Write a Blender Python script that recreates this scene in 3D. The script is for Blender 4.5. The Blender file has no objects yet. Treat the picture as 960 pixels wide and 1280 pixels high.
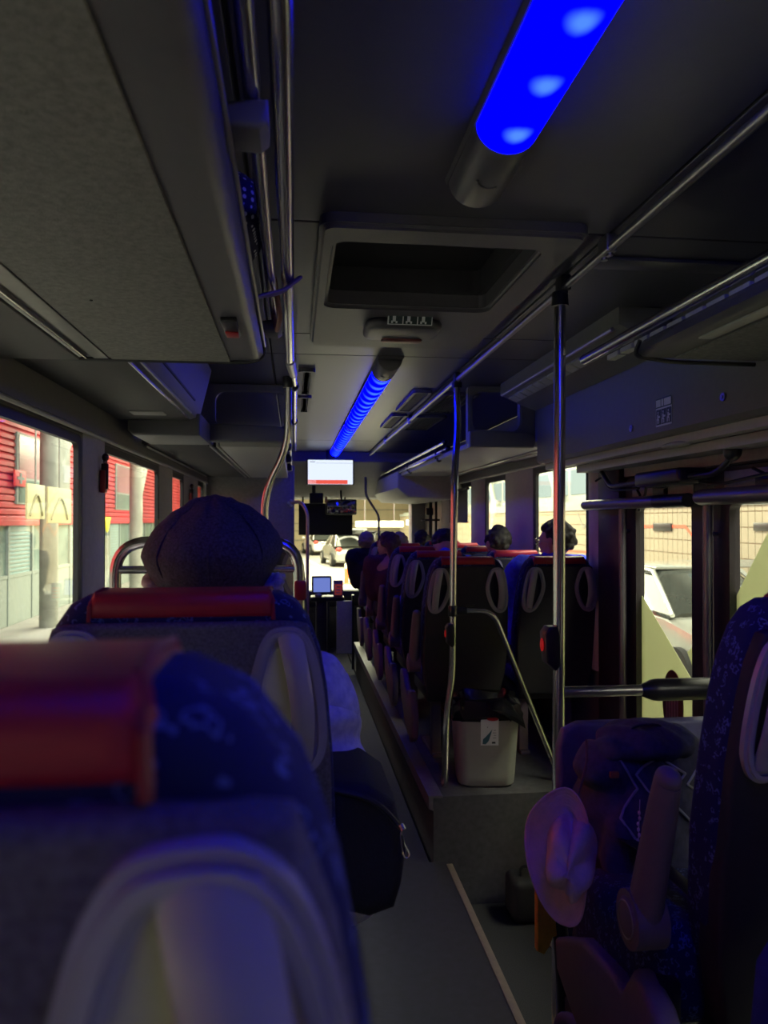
import bpy, bmesh, math, random
import numpy as np
from mathutils import Vector, Matrix, Euler
random.seed(7)
scn = bpy.context.scene
C = bpy.context.collection
PI = math.pi

# ------------------------------------------------------------------ camera
F = 940.0
CAM = Vector((0, 0, 1.53))
cam_d = bpy.data.cameras.new('camera')
cam = bpy.data.objects.new('camera', cam_d); C.objects.link(cam)
cam.location = CAM
cam_d.sensor_fit = 'VERTICAL'; cam_d.sensor_height = 36.0
cam_d.lens = F / 1280 * 36.0
cam_d.clip_start = 0.02; cam_d.clip_end = 300
cam.rotation_euler = (PI/2 + math.atan2(10, F), 0, -math.atan2(112, F))
cam_d.dof.use_dof = True; cam_d.dof.focus_distance = 2.4; cam_d.dof.aperture_fstop = 5.6
scn.camera = cam

# ------------------------------------------------------------------ world, exposure, terminal lamps
scn.view_settings.view_transform = 'Standard'; scn.view_settings.look = 'None'
scn.view_settings.gamma = 1; scn.view_settings.use_curve_mapping = False
scn.view_settings.exposure = 0.28
scn.cycles.use_denoising = True
scn.cycles.max_bounces = 10; scn.cycles.transparent_max_bounces = 16
scn.cycles.sample_clamp_indirect = 4
w = bpy.data.worlds.new('world'); scn.world = w; w.use_nodes = True
w.node_tree.nodes['Background'].inputs[0].default_value = (0.55, 0.6, 0.5, 1)
w.node_tree.nodes['Background'].inputs[1].default_value = 0.02
def area(name, loc, rot, sx, sy, power, col):
    d = bpy.data.lights.new(name, 'AREA'); d.shape = 'RECTANGLE'; d.size = sx; d.size_y = sy
    d.energy = power; d.color = col
    o = bpy.data.objects.new(name, d); C.objects.link(o); o.location = loc; o.rotation_euler = rot
    return o
# strip luminaires of the bus terminal, left bay, right bay and ahead
area('lamp_left_bay', (-2.9, 8, 4.9), (0, 0, 0), 1.2, 36, 2700, (1.0, .99, .93))
area('lamp_right_bay', (3.6, 9, 4.9), (0, 0, 0), 1.0, 32, 2700, (1.0, .94, .74))
area('lamp_ahead', (1.5, 30, 5.2), (0, 0, 0), 10, 26, 9000, (1.0, .92, .64))
area('fill_behind', (.4, -6.0, 4.9), (0, 0, 0), 8, 1.2, 1300, (1.0, .90, .84))  # unseen lamp added behind the bus to brighten the seat backs

# ------------------------------------------------------------------ materials
MAT = {}
def mat(name, col, rough=.6, metal=0, var=.12, scale=40, bump=0, bscale=200, spec=.5, emit=None, estr=0, coat=0):
    if name in MAT: return MAT[name]
    m = bpy.data.materials.new(name); m.use_nodes = True; nt = m.node_tree; n = nt.nodes; l = nt.links
    b = n['Principled BSDF']
    b.inputs['Roughness'].default_value = rough; b.inputs['Metallic'].default_value = metal
    b.inputs['Specular IOR Level'].default_value = spec
    b.inputs['Coat Weight'].default_value = coat
    tc = n.new('ShaderNodeTexCoord')
    nz = n.new('ShaderNodeTexNoise'); nz.inputs['Scale'].default_value = scale; nz.inputs['Detail'].default_value = 4
    l.new(tc.outputs['Object'], nz.inputs['Vector'])
    cr = n.new('ShaderNodeValToRGB')
    c = Vector(col)
    cr.color_ramp.elements[0].position = .3; cr.color_ramp.elements[1].position = .7
    cr.color_ramp.elements[0].color = (*(c*(1-var)), 1); cr.color_ramp.elements[1].color = (*[min(1, x) for x in c*(1+var)], 1)
    l.new(nz.outputs['Fac'], cr.inputs['Fac']); l.new(cr.outputs['Color'], b.inputs['Base Color'])
    if bump:
        n2 = n.new('ShaderNodeTexNoise'); n2.inputs['Scale'].default_value = bscale; n2.inputs['Detail'].default_value = 3
        l.new(tc.outputs['Object'], n2.inputs['Vector'])
        bp = n.new('ShaderNodeBump'); bp.inputs['Strength'].default_value = bump; bp.inputs['Distance'].default_value = .002
        l.new(n2.outputs['Fac'], bp.inputs['Height']); l.new(bp.outputs['Normal'], b.inputs['Normal'])
    if emit:
        b.inputs['Emission Color'].default_value = (*emit, 1); b.inputs['Emission Strength'].default_value = estr
    MAT[name] = m
    return m
def pattern_mat(name, base, mark, scale=55, thr=.12, rough=.9):
    """woven fabric printed with small curl marks"""
    m = bpy.data.materials.new(name); m.use_nodes = True; nt = m.node_tree; n = nt.nodes; l = nt.links
    b = n['Principled BSDF']; b.inputs['Roughness'].default_value = rough
    b.inputs['Sheen Weight'].default_value = .03
    tc = n.new('ShaderNodeTexCoord')
    vo = n.new('ShaderNodeTexVoronoi'); vo.inputs['Scale'].default_value = scale
    nz = n.new('ShaderNodeTexNoise'); nz.inputs['Scale'].default_value = scale*1.6
    mx = n.new('ShaderNodeVectorMath'); mx.operation = 'MULTIPLY_ADD'
    mx.inputs[1].default_value = (.03, .03, .03)
    l.new(nz.outputs['Color'], mx.inputs[0]); l.new(tc.outputs['Object'], mx.inputs[2]); l.new(tc.outputs['Object'], nz.inputs['Vector'])
    l.new(mx.outputs[0], vo.inputs['Vector'])
    # ring around each cell centre
    s = n.new('ShaderNodeMath'); s.operation = 'SUBTRACT'; s.inputs[1].default_value = .33
    a = n.new('ShaderNodeMath'); a.operation = 'ABSOLUTE'
    g = n.new('ShaderNodeMath'); g.operation = 'LESS_THAN'; g.inputs[1].default_value = thr*.55
    l.new(vo.outputs['Distance'], s.inputs[0]); l.new(s.outputs[0], a.inputs[0]); l.new(a.outputs[0], g.inputs[0])
    n3 = n.new('ShaderNodeTexNoise'); n3.inputs['Scale'].default_value = scale*.7
    l.new(tc.outputs['Object'], n3.inputs['Vector'])
    g2 = n.new('ShaderNodeMath'); g2.operation = 'GREATER_THAN'; g2.inputs[1].default_value = .48
    l.new(n3.outputs['Fac'], g2.inputs[0])
    mu = n.new('ShaderNodeMath'); mu.operation = 'MULTIPLY'; l.new(g.outputs[0], mu.inputs[0]); l.new(g2.outputs[0], mu.inputs[1])
    mi = n.new('ShaderNodeMix'); mi.data_type = 'RGBA'
    mi.inputs['A'].default_value = (*base, 1); mi.inputs['B'].default_value = (*mark, 1)
    l.new(mu.outputs[0], mi.inputs['Factor']); l.new(mi.outputs['Result'], b.inputs['Base Color'])
    n2 = n.new('ShaderNodeTexNoise'); n2.inputs['Scale'].default_value = 700; l.new(tc.outputs['Object'], n2.inputs['Vector'])
    bp = n.new('ShaderNodeBump'); bp.inputs['Strength'].default_value = .4; bp.inputs['Distance'].default_value = .002
    l.new(n2.outputs['Fac'], bp.inputs['Height']); l.new(bp.outputs['Normal'], b.inputs['Normal'])
    MAT[name] = m; return m
def rib_mat(name, col, freq=180, axis='X', rough=.7, strength=.5):
    m = mat(name, col, rough, var=.2, scale=30); nt = m.node_tree; n = nt.nodes; l = nt.links
    tc = n.new('ShaderNodeTexCoord'); wv = n.new('ShaderNodeTexWave'); wv.bands_direction = axis
    wv.inputs['Scale'].default_value = freq/20*PI/PI; wv.inputs['Distortion'].default_value = .0
    l.new(tc.outputs['Object'], wv.inputs['Vector'])
    bp = n.new('ShaderNodeBump'); bp.inputs['Strength'].default_value = strength; bp.inputs['Distance'].default_value = .003
    l.new(wv.outputs['Fac'], bp.inputs['Height']); l.new(bp.outputs['Normal'], n['Principled BSDF'].inputs['Normal'])
    return m
def glass_mat(name, tint=(.9, .93, .9), refl=.06):
    m = bpy.data.materials.new(name); m.use_nodes = True; nt = m.node_tree; n = nt.nodes; l = nt.links
    n.remove(n['Principled BSDF'])
    t = n.new('ShaderNodeBsdfTransparent'); t.inputs[0].default_value = (*tint, 1)
    g = n.new('ShaderNodeBsdfGlossy'); g.inputs['Roughness'].default_value = .02
    fr = n.new('ShaderNodeLayerWeight'); fr.inputs[0].default_value = .5      # Schlick-like, the same from both faces
    pw = n.new('ShaderNodeMath'); pw.operation = 'POWER'; l.new(fr.outputs['Facing'], pw.inputs[0]); pw.inputs[1].default_value = 5
    ma = n.new('ShaderNodeMath'); ma.operation = 'MULTIPLY_ADD'; l.new(pw.outputs[0], ma.inputs[0]); ma.inputs[1].default_value = .7; ma.inputs[2].default_value = .025
    mx = n.new('ShaderNodeMixShader'); l.new(ma.outputs[0], mx.inputs[0]); l.new(t.outputs[0], mx.inputs[1]); l.new(g.outputs[0], mx.inputs[2])
    l.new(mx.outputs[0], n['Material Output'].inputs[0]); MAT[name] = m; return m
def film_mat(name, col):
    m = bpy.data.materials.new(name); m.use_nodes = True; nt = m.node_tree; n = nt.nodes; l = nt.links
    n.remove(n['Principled BSDF'])
    t = n.new('ShaderNodeBsdfTranslucent'); t.inputs[0].default_value = (*col, 1)
    g = n.new('ShaderNodeBsdfDiffuse'); g.inputs[0].default_value = (*col, 1)
    mx = n.new('ShaderNodeMixShader'); mx.inputs[0].default_value = .35
    l.new(t.outputs[0], mx.inputs[1]); l.new(g.outputs[0], mx.inputs[2])
    l.new(mx.outputs[0], n['Material Output'].inputs[0]); MAT[name] = m; return m
def emit_mat(name, col, s):
    m = bpy.data.materials.new(name); m.use_nodes = True; nt = m.node_tree; n = nt.nodes
    n.remove(n['Principled BSDF']); e = n.new('ShaderNodeEmission')
    e.inputs[0].default_value = (*col, 1); e.inputs[1].default_value = s
    nt.links.new(e.outputs[0], n['Material Output'].inputs[0]); MAT[name] = m; return m

chrome = mat('brushed_chrome', (.66, .64, .62), .2, 1, var=.01, scale=6)
steel = mat('satin_steel', (.42, .41, .40), .35, 1, var=.06)
ceil_m = mat('ceiling_panel', (.055, .055, .068), .36, var=.04, bump=.1, bscale=400)
rack_m = mat('rack_plastic', (.070, .068, .076), .42, var=.05, bump=.12, bscale=500)
rack_dark = mat('rack_dark_plastic', (.05, .05, .048), .6, var=.08)
lid_m = mat('rack_textile', (.165, .165, .15), .95, var=.22, scale=90, bump=.8, bscale=350)
panel_l = mat('light_trim_plastic', (.38, .38, .35), .5, var=.05)
wall_m = mat('wall_trim', (.16, .155, .145), .55, var=.05)
pillar_m = mat('pillar_cover', (.46, .43, .42), .6, var=.05, bump=.15)
black_m = mat('black_rubber', (.012, .012, .013), .5, var=.1)
blackp = mat('black_plastic', (.015, .015, .017), .35, var=.1)
floor_m = rib_mat('ribbed_floor', (.024, .022, .034), 2600, 'X', .65, .5)
well_m = mat('speckled_step', (.024, .024, .03), .8, var=.5, scale=260)
riser_m = mat('carpet_riser', (.07, .07, .078), .95, var=.15, bump=.4)
tan_m = mat('tan_nosing', (.19, .145, .11), .6, var=.1)
nosing_m = mat('grey_nosing', (.16, .135, .14), .45, var=.1)
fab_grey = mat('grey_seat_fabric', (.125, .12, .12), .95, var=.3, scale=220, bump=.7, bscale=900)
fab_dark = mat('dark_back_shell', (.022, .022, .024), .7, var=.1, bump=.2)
fab_blue = pattern_mat('blue_seat_fabric', (.005, .009, .07), (.09, .13, .32))
red_m = mat('red_leather', (.36, .010, .028), .42, var=.12, scale=14, bump=.3, bscale=160)
grip_m = mat('grey_grip_plastic', (.36, .345, .35), .27, var=.03, bump=.06, bscale=700)
olive_m = mat('grip_recess', (.80, .78, .48), .6, var=.05)
arm_m = mat('armrest_plastic', (.17, .125, .135), .55, var=.05, bump=.25, bscale=600)
glass = glass_mat('window_glass')
skin_m = mat('skin', (.42, .22, .16), .55, var=.1, scale=25)
redpl = mat('red_plastic', (.32, .012, .016), .4, var=.05)
film = film_mat('cream_film', (.66, .68, .50))

# ------------------------------------------------------------------ helpers
def bm_(): return bmesh.new()
def box(bm, lo, hi, bev=0, seg=2, rot=None):
    lo, hi = Vector(lo), Vector(hi); c = (lo+hi)/2; s = hi-lo
    r = bmesh.ops.create_cube(bm, size=1)
    vs = r['verts']
    for v in vs: v.co = Vector((v.co.x*s.x, v.co.y*s.y, v.co.z*s.z))
    if bev:
        es = list({e for v in vs for e in v.link_edges})
        rr = bmesh.ops.bevel(bm, geom=es, offset=min(bev, min(s)*.49), segments=seg, affect='EDGES', profile=.5)
        vs = list({v for f in rr['faces'] for v in f.verts} | {v for v in vs if v.is_valid})
    for v in vs:
        if rot is not None: v.co = rot @ v.co
        v.co += c
    return vs
def cyl(bm, p0, p1, r0, r1=None, n=16, caps=True):
    p0, p1 = Vector(p0), Vector(p1); d = p1-p0; r1 = r0 if r1 is None else r1
    M = Matrix.Translation((p0+p1)/2) @ d.to_track_quat('Z', 'Y').to_matrix().to_4x4()
    return bmesh.ops.create_cone(bm, cap_ends=caps, segments=n, radius1=r0, radius2=r1, depth=d.length, matrix=M)['verts']
def ell(bm, c, r, rot=None, u=20, v=12):
    M = Matrix.Translation(Vector(c)) @ (Euler(rot).to_matrix().to_4x4() if rot else Matrix.Identity(4)) @ Matrix.Diagonal((*r, 1))
    return bmesh.ops.create_uvsphere(bm, u_segments=u, v_segments=v, radius=1, matrix=M)['verts']
def fillet(pts, rad, n=6):
    pts = [Vector(p) for p in pts]; out = [pts[0]]
    for i in range(1, len(pts)-1):
        a, b, c = pts[i-1], pts[i], pts[i+1]
        r = rad if not isinstance(rad, (list, tuple)) else rad[i]
        r = min(r, (a-b).length*.48, (c-b).length*.48)
        p, q = b+(a-b).normalized()*r, b+(c-b).normalized()*r
        for k in range(n+1):
            t = k/n; out.append(p*(1-t)**2+b*2*t*(1-t)+q*t*t)
    out.append(pts[-1]); return out
def tube(bm, pts, r, n=12, closed=False, flat=1.0, up=None):
    pts = [Vector(p) for p in pts]; N = len(pts); rings = []
    ref = Vector(up) if up else None
    prev = None
    for i, p in enumerate(pts):
        if closed: t = pts[(i+1) % N]-pts[i-1]
        else: t = pts[min(i+1, N-1)]-pts[max(i-1, 0)]
        t.normalize()
        if ref is not None: a = ref - t*ref.dot(t)
        elif prev is None:
            a = Vector((0, 0, 1)) if abs(t.z) < .9 else Vector((1, 0, 0)); a = a - t*a.dot(t)
        else: a = prev - t*prev.dot(t)
        if a.length < 1e-6: a = t.orthogonal()
        a.normalize(); prev = a; b = t.cross(a)
        rr = r[i] if isinstance(r, (list, tuple)) else r
        rings.append([bm.verts.new(p + a*math.cos(2*PI*k/n)*rr*flat + b*math.sin(2*PI*k/n)*rr) for k in range(n)])
    M = N if closed else N-1
    for i in range(M):
        A, B = rings[i], rings[(i+1) % N]
        for k in range(n): bm.faces.new((A[k], A[(k+1) % n], B[(k+1) % n], B[k]))
    if not closed: bm.faces.new(rings[0][::-1]); bm.faces.new(rings[-1])
def prism(bm, poly, a, b, axis='Y', bev=0, seg=2):
    """polygon in the plane across `axis`, extruded from a to b"""
    def P(u, v, t): return {'Y': (u, t, v), 'X': (t, u, v), 'Z': (u, v, t)}[axis]
    A = [bm.verts.new(P(u, v, a)) for u, v in poly]; B = [bm.verts.new(P(u, v, b)) for u, v in poly]
    fs = [bm.faces.new(A), bm.faces.new(B[::-1])]
    n = len(poly)
    for i in range(n): fs.append(bm.faces.new((A[i], B[i], B[(i+1) % n], A[(i+1) % n])))
    bmesh.ops.recalc_face_normals(bm, faces=fs)
    if bev:
        es = set(fs[0].edges) | set(fs[1].edges)
        bmesh.ops.bevel(bm, geom=list(es), offset=bev, segments=seg, affect='EDGES', profile=.5)
def rrect(x0, z0, x1, z1, r, n=6):
    out = []
    for cx, cz, a0 in ((x1-r, z1-r, 0), (x0+r, z1-r, 90), (x0+r, z0+r, 180), (x1-r, z0+r, 270)):
        for k in range(n+1):
            a = math.radians(a0+90*k/n); out.append((cx+r*math.cos(a), cz+r*math.sin(a)))
    return out
def ring_prism(bm, outer, inner, a, b, axis='Y'):
    """frame between two outlines with the same number of points"""
    def P(u, v, t): return {'Y': (u, t, v), 'X': (t, u, v), 'Z': (u, v, t)}[axis]
    n = len(outer)
    O0 = [bm.verts.new(P(*p, a)) for p in outer]; O1 = [bm.verts.new(P(*p, b)) for p in outer]
    I0 = [bm.verts.new(P(*p, a)) for p in inner]; I1 = [bm.verts.new(P(*p, b)) for p in inner]
    fs = []
    for i in range(n):
        j = (i+1) % n
        for q in ((O0[i], O0[j], I0[j], I0[i]), (O1[j], O1[i], I1[i], I1[j]), (O0[j], O0[i], O1[i], O1[j]), (I0[i], I0[j], I1[j], I1[i])):
            fs.append(bm.faces.new(q))
    bmesh.ops.recalc_face_normals(bm, faces=fs)
def obj(name, bm, m, parent=None, label=None, smooth=True, kind=None, ang=40):
    bmesh.ops.recalc_face_normals(bm, faces=bm.faces)
    me = bpy.data.meshes.new(name); bm.to_mesh(me); bm.free()
    return from_me(name, me, m, parent, label, smooth, kind, ang)
def from_me(name, me, m, parent=None, label=None, smooth=True, kind=None, ang=40):
    if not me.materials: me.materials.append(m)
    if smooth:
        me.polygons.foreach_set('use_smooth', [True]*len(me.polygons))
        try: me.set_sharp_from_angle(angle=math.radians(ang))
        except Exception: pass
    o = bpy.data.objects.new(name, me); C.objects.link(o)
    if parent is not None: o.parent = parent
    if label: o['label'] = label
    if kind: o['kind'] = kind
    return o
def tag(o, label, cat, group=None):
    o['label'] = label; o['category'] = cat
    if group: o['group'] = group
    return o
def thing(name, label, cat, loc=(0, 0, 0), rotz=0, group=None, scale=1):
    o = bpy.data.objects.new(name, None); C.objects.link(o); o.empty_display_size = .05
    o.location = loc; o.rotation_euler = (0, 0, rotz); o.scale = (scale,)*3 if not isinstance(scale, tuple) else scale
    return tag(o, label, cat, group)
def struct(name, bm, m, parent=None, smooth=True, label=None):
    o = obj(name, bm, m, parent, smooth=smooth, label=label)
    if parent is None: o['kind'] = 'structure'
    return o
def kids(o): return [c for c in bpy.data.objects if c.parent == o]
def copy_tree(o, parent=None):
    c = o.copy(); C.objects.link(c); c.parent = parent
    for ch in kids(o): copy_tree(ch, c)
    return c
def B(name, m, parent, *boxes, bev=.004, label=None):
    bm = bm_()
    for lo, hi in boxes: box(bm, lo, hi, bev)
    return obj(name, bm, m, parent, label)
def T(name, m, parent, pts, r, fil=0, n=12, label=None):
    bm = bm_(); tube(bm, fillet(pts, fil) if fil else pts, r, n); return obj(name, bm, m, parent, label)
def unit_ball(u=16, v=10):
    vs = [(0, 0, 1)]+[(math.sin(PI*j/v)*math.cos(2*PI*i/u), math.sin(PI*j/v)*math.sin(2*PI*i/u), math.cos(PI*j/v)) for j in range(1, v) for i in range(u)]+[(0, 0, -1)]
    fs = [(0, 1+i, 1+(i+1) % u) for i in range(u)]
    for j in range(v-2): fs += [(1+j*u+i, 1+(j+1)*u+i, 1+(j+1)*u+(i+1) % u, 1+j*u+(i+1) % u) for i in range(u)]
    L = len(vs)-1; fs += [(L, L-u+(i+1) % u, L-u+i) for i in range(u)]
    return vs, fs
UNIT = unit_ball()
def blob(prims, voxel=.012, smooth_it=3):
    """union of tapered limbs and ellipsoids turned into ONE continuous surface"""
    V, Fc = [], []
    def put(vs, fs):
        k = len(V); V.extend(vs); Fc.extend([tuple(i+k for i in f) for f in fs])
    def ball(c, r, rot=None):
        R = Euler(rot).to_matrix() if rot else None; c = Vector(c); vs = []
        for (x, y, z) in UNIT[0]:
            q = Vector((x*r[0], y*r[1], z*r[2])); vs.append((R @ q if R is not None else q)+c)
        put(vs, UNIT[1])
    for p in prims:
        if p[0] == 'c':
            p0, p1 = Vector(p[1]), Vector(p[2]); R = (p1-p0).to_track_quat('Z', 'Y').to_matrix(); n = 14
            vs = [R @ Vector((math.cos(2*PI*i/n)*p[3], math.sin(2*PI*i/n)*p[3], 0))+p0 for i in range(n)]+[R @ Vector((math.cos(2*PI*i/n)*p[4], math.sin(2*PI*i/n)*p[4], 0))+p1 for i in range(n)]
            put(vs, [(i, (i+1) % n, n+(i+1) % n, n+i) for i in range(n)]+[tuple(range(n))[::-1], tuple(range(n, 2*n))])
            ball(p[1], (p[3],)*3); ball(p[2], (p[4],)*3)
        else: ball(p[1], p[2], p[3] if len(p) > 3 else None)
    me = bpy.data.meshes.new('blob'); me.from_pydata(V, [], Fc)
    o = bpy.data.objects.new('blob', me); C.objects.link(o)
    md = o.modifiers.new('r', 'REMESH'); md.mode = 'VOXEL'; md.voxel_size = voxel
    ms = o.modifiers.new('s', 'SMOOTH'); ms.factor = .6; ms.iterations = smooth_it
    dg = bpy.context.evaluated_depsgraph_get()
    me2 = bpy.data.meshes.new_from_object(o.evaluated_get(dg))
    bpy.data.objects.remove(o); bpy.data.meshes.remove(me)
    me2.materials.clear()
    return me2
# ================================================================== THE SETTING
XL, XR = -.84, 1.56          # inner faces of the side walls
ZC = 2.26                    # ceiling
Y0, Y1 = -2.2, 9.2           # rear and front ends of the saloon
PZ = .29                     # raised platforms
bm = bm_(); box(bm, (-.02, Y0, -.06), (.69, 3.33, 0)); box(bm, (-.02, 3.33, -.06), (.60, Y1, 0))
struct('floor', bm, floor_m)
bm = bm_(); box(bm, (.705, 1.9, -.27), (XR, 3.33, -.2)); struct('floor_stepwell', bm, well_m)
bm = bm_(); box(bm, (.62, 3.33, -.27), (XR, 7.6, PZ)); struct('floor_platform', bm, riser_m)
bm = bm_(); box(bm, (.615, 7.6, -.27), (XR+.1, Y1, 0)); struct('floor_entrance', bm, well_m)
bm = bm_(); box(bm, (.70, Y0, -.27), (XR, 1.9, PZ)); struct('floor_platform_near', bm, riser_m)
bm = bm_(); box(bm, (XL, Y0, -.06), (-.02, 7.2, .37)); struct('floor_podium', bm, riser_m)
bm = bm_(); box(bm, (XL, 7.2, -.06), (-.02, Y1, .12)); struct('floor_cab', bm, well_m)
# nosings
bm = bm_(); box(bm, (.672, Y0, -.03), (.70, 3.30, .004), .003); struct('trim_1', bm, tan_m)
bm = bm_(); box(bm, (1.03, 1.9, -.2), (1.065, 3.30, -.194), .002); struct('trim_2', bm, tan_m)
bm = bm_(); prism(bm, [(.596, PZ+.008), (.66, PZ+.008), (.66, PZ-.004), (.618, PZ-.004), (.618, PZ-.06), (.596, PZ-.05)], 3.32, 7.6, bev=.003); struct('trim_3', bm, nosing_m)
# heater ledge along the left wall
bm = bm_(); box(bm, (XL, Y0, .37), (XL+.12, 7.2, .72), .02); struct('trim_4', bm, wall_m)
# walls: left
WT, WB = 1.865, .86
lw = [(-2.0, -.75), (-.62, .72), (.86, 3.10), (3.45, 4.82), (5.28, 5.86), (6.62, 7.12)]
def side_wall(name, x, out, wins, ybreaks, m):
    """wall slab with real openings"""
    bm = bm_(); t = .015*out
    xa, xb = sorted((x, x+t))
    lo = ybreaks[0]
    for (a, b) in wins:
        box(bm, (xa, lo, WB), (xb, a, WT)); lo = b
    box(bm, (xa, lo, WB), (xb, ybreaks[1], WT))
    box(bm, (xa, ybreaks[0], WT), (xb, ybreaks[1], ZC)); box(bm, (xa, ybreaks[0], -.3), (xb, ybreaks[1], WB))
    return struct(name, bm, m, smooth=False)
side_wall('wall_left', XL, -1, lw, (Y0, Y1), wall_m)
rw = [(3.86, 4.78), (5.42, 6.04), (6.5, 7.35)]
side_wall('wall_right', XR, 1, rw, (3.62, Y1), wall_m)
rw2 = [(-1.6, -.3), (.0, 1.1)]
o = side_wall('wall_right_rear', XR, 1, rw2, (Y0, 1.72), wall_m)
k = 1
def window(a, b, x, out, pillar=True):
    global k
    xi = x+.010*out
    bm = bm_(); o_ = rrect(a, WB, b, WT, .04); i_ = rrect(a+.03, WB+.04, b-.045, WT-.035, .03)
    ring_prism(bm, o_, i_, xi-.012*out, xi+.008*out, axis='X')
    fr = struct('window_%d' % k, bm, black_m); fr['kind'] = 'structure'
    bm = bm_(); box(bm, (xi-.003, a+.02, WB+.02), (xi+.003, b-.02, WT-.02)); obj('pane', bm, glass, fr, smooth=False)
    k += 1
for a, b in lw: window(a, b, XL, -1)
for a, b in rw: window(a, b, XR, 1)
for a, b in rw2: window(a, b, XR, 1)
# pillar covers and cove above the windows, both sides
tn = 5
for (a, b) in ((3.12, 3.43), (4.84, 5.26), (5.88, 6.60), (.74, .84)):
    bm = bm_(); prism(bm, [(a, XL-.002), (a+.05, XL+.022), (b-.05, XL+.022), (b, XL-.002)], WB-.1, WT+.02, axis='Z')
    for v in bm.verts: v.co = Vector((v.co.y, v.co.x, v.co.z))
    struct('trim_%d' % tn, bm, pillar_m); tn += 1
for (a, b) in ((4.80, 5.40), (6.06, 6.48), (3.64, 3.84), (7.37, 7.8)):
    bm = bm_(); prism(bm, [(a, XR+.002), (a+.05, XR-.028), (b-.05, XR-.028), (b, XR+.002)], WB-.1, WT+.02, axis='Z')
    for v in bm.verts: v.co = Vector((v.co.y, v.co.x, v.co.z))
    struct('trim_%d' % tn, bm, pillar_m); tn += 1
bm = bm_(); prism(bm, [(XL, 1.885), (XL+.02, 1.87), (XL+.035, 1.885), (XL+.03, 1.94), (XL+.02, 2.25), (XL, 2.25)], Y0, 7.2); struct('trim_%d' % tn, bm, wall_m); tn += 1
bm = bm_(); tube(bm, [(XL+.03, Y0, 1.875), (XL+.03, 7.2, 1.875)], .009, 8); struct('trim_%d' % tn, bm, panel_l); tn += 1
bm = bm_(); prism(bm, [(XR, 1.885), (XR-.02, 1.87), (XR-.035, 1.885), (XR-.03, 1.94), (XR-.02, 2.25), (XR, 2.25)], 3.62, 7.9); struct('trim_%d' % tn, bm, wall_m); tn += 1
bm = bm_(); tube(bm, [(XR-.03, 3.62, 1.875), (XR-.03, 7.9, 1.875)], .009, 8); struct('trim_%d' % tn, bm, panel_l); tn += 1
# ceiling: separate panels with dark joints, hole for the hatch
HX0, HX1, HY0, HY1 = .105, .66, 1.84, 2.95
bm = bm_(); box(bm, (XL-.07, Y0, ZC+.02), (XR+.07, HY0, ZC+.06)); box(bm, (XL-.07, HY1, ZC+.02), (XR+.07, Y1, ZC+.06))
box(bm, (XL-.07, HY0, ZC+.02), (HX0, HY1, ZC+.06)); box(bm, (HX1, HY0, ZC+.02), (XR+.07, HY1, ZC+.06))
ceil = struct('ceiling', bm, black_m, smooth=False)
G = .004
def cpanel(x0, x1, y0, y1, m=ceil_m):
    bm = bm_(); box(bm, (x0+G, y0+G, ZC), (x1-G, y1-G, ZC+.02), .002, 1); o = obj('panel', bm, m, ceil); return o
for (a, b) in ((Y0, -.3), (-.3, HY0), (HY1, 3.32), (3.32, 6.9), (6.9, 8.1)):
    cpanel(-.10, .80, a, b); cpanel(.80, XR, a, b); cpanel(XL, -.10, a, b)
cpanel(.80, XR, HY0, HY1); cpanel(XL, -.10, HY0, HY1); cpanel(-.10, HX0, HY0, HY1); cpanel(HX1, .80, HY0, HY1)
# a shallow cross beam on the right (dark shadow line at the near rack)
bm = bm_(); box(bm, (.84, 1.98, ZC-.012), (XR, 2.06, ZC), .004); obj('panel', bm, ceil_m, ceil)
# rear bulkhead behind the viewer
bm = bm_(); box(bm, (XL-.07, Y0-.06, -.3), (XR+.07, Y0, .95)); box(bm, (XL-.07, Y0-.06, 2.0), (XR+.07, Y0, ZC+.06)); box(bm, (XL-.07, Y0-.06, .95), (XL+.15, Y0, 2.0)); box(bm, (XR-.15, Y0-.06, .95), (XR+.07, Y0, 2.0)); wb = struct('wall_back', bm, wall_m, smooth=False)
bm = bm_(); box(bm, (XL+.14, Y0-.03, .94), (XR-.14, Y0-.024, 2.01)); obj('rear_pane', bm, glass, wb, smooth=False)
# front: header, dash, corner pillars, windscreen
fr_m = mat('front_trim', (.34, .33, .30), .6, var=.05)
bm = bm_()
prism(bm, [(8.1, ZC+.02), (8.1, 2.16), (8.6, 1.95), (9.0, 1.80), (9.2, 1.78), (9.2, ZC+.02)], XL, XR, axis='X'); struct('wall_front', bm, fr_m, smooth=False)
bm = bm_(); box(bm, (XL, 9.0, -.06), (XR, 9.2, .62), .03); box(bm, (XL, 8.9, .50), (XR, 9.2, .70), .05); struct('wall_front_lower', bm, blackp)
bm = bm_(); box(bm, (1.40, 8.95, .0), (XR+.07, 9.2, 2.0), .02); struct('trim_%d' % tn, bm, panel_l); tn += 1
bm = bm_(); box(bm, (XL-.07, 8.95, .0), (XL+.06, 9.2, 2.0), .02); struct('trim_%d' % tn, bm, panel_l); tn += 1
bm = bm_(); box(bm, (XL, 9.12, .68), (XR, 9.13, 1.82)); o = struct('window_%d' % k, bm, glass, smooth=False)
# pale curved cover at the front right corner, over the entrance
bm = bm_(); prism(bm, [(.95, 1.83), (1.05, 1.74), (1.45, 1.72), (XR, 1.76), (XR, 2.02), (.95, 1.98)], 6.9, 9.1, bev=.02, seg=3); struct('trim_%d' % tn, bm, fr_m); tn += 1

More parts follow.
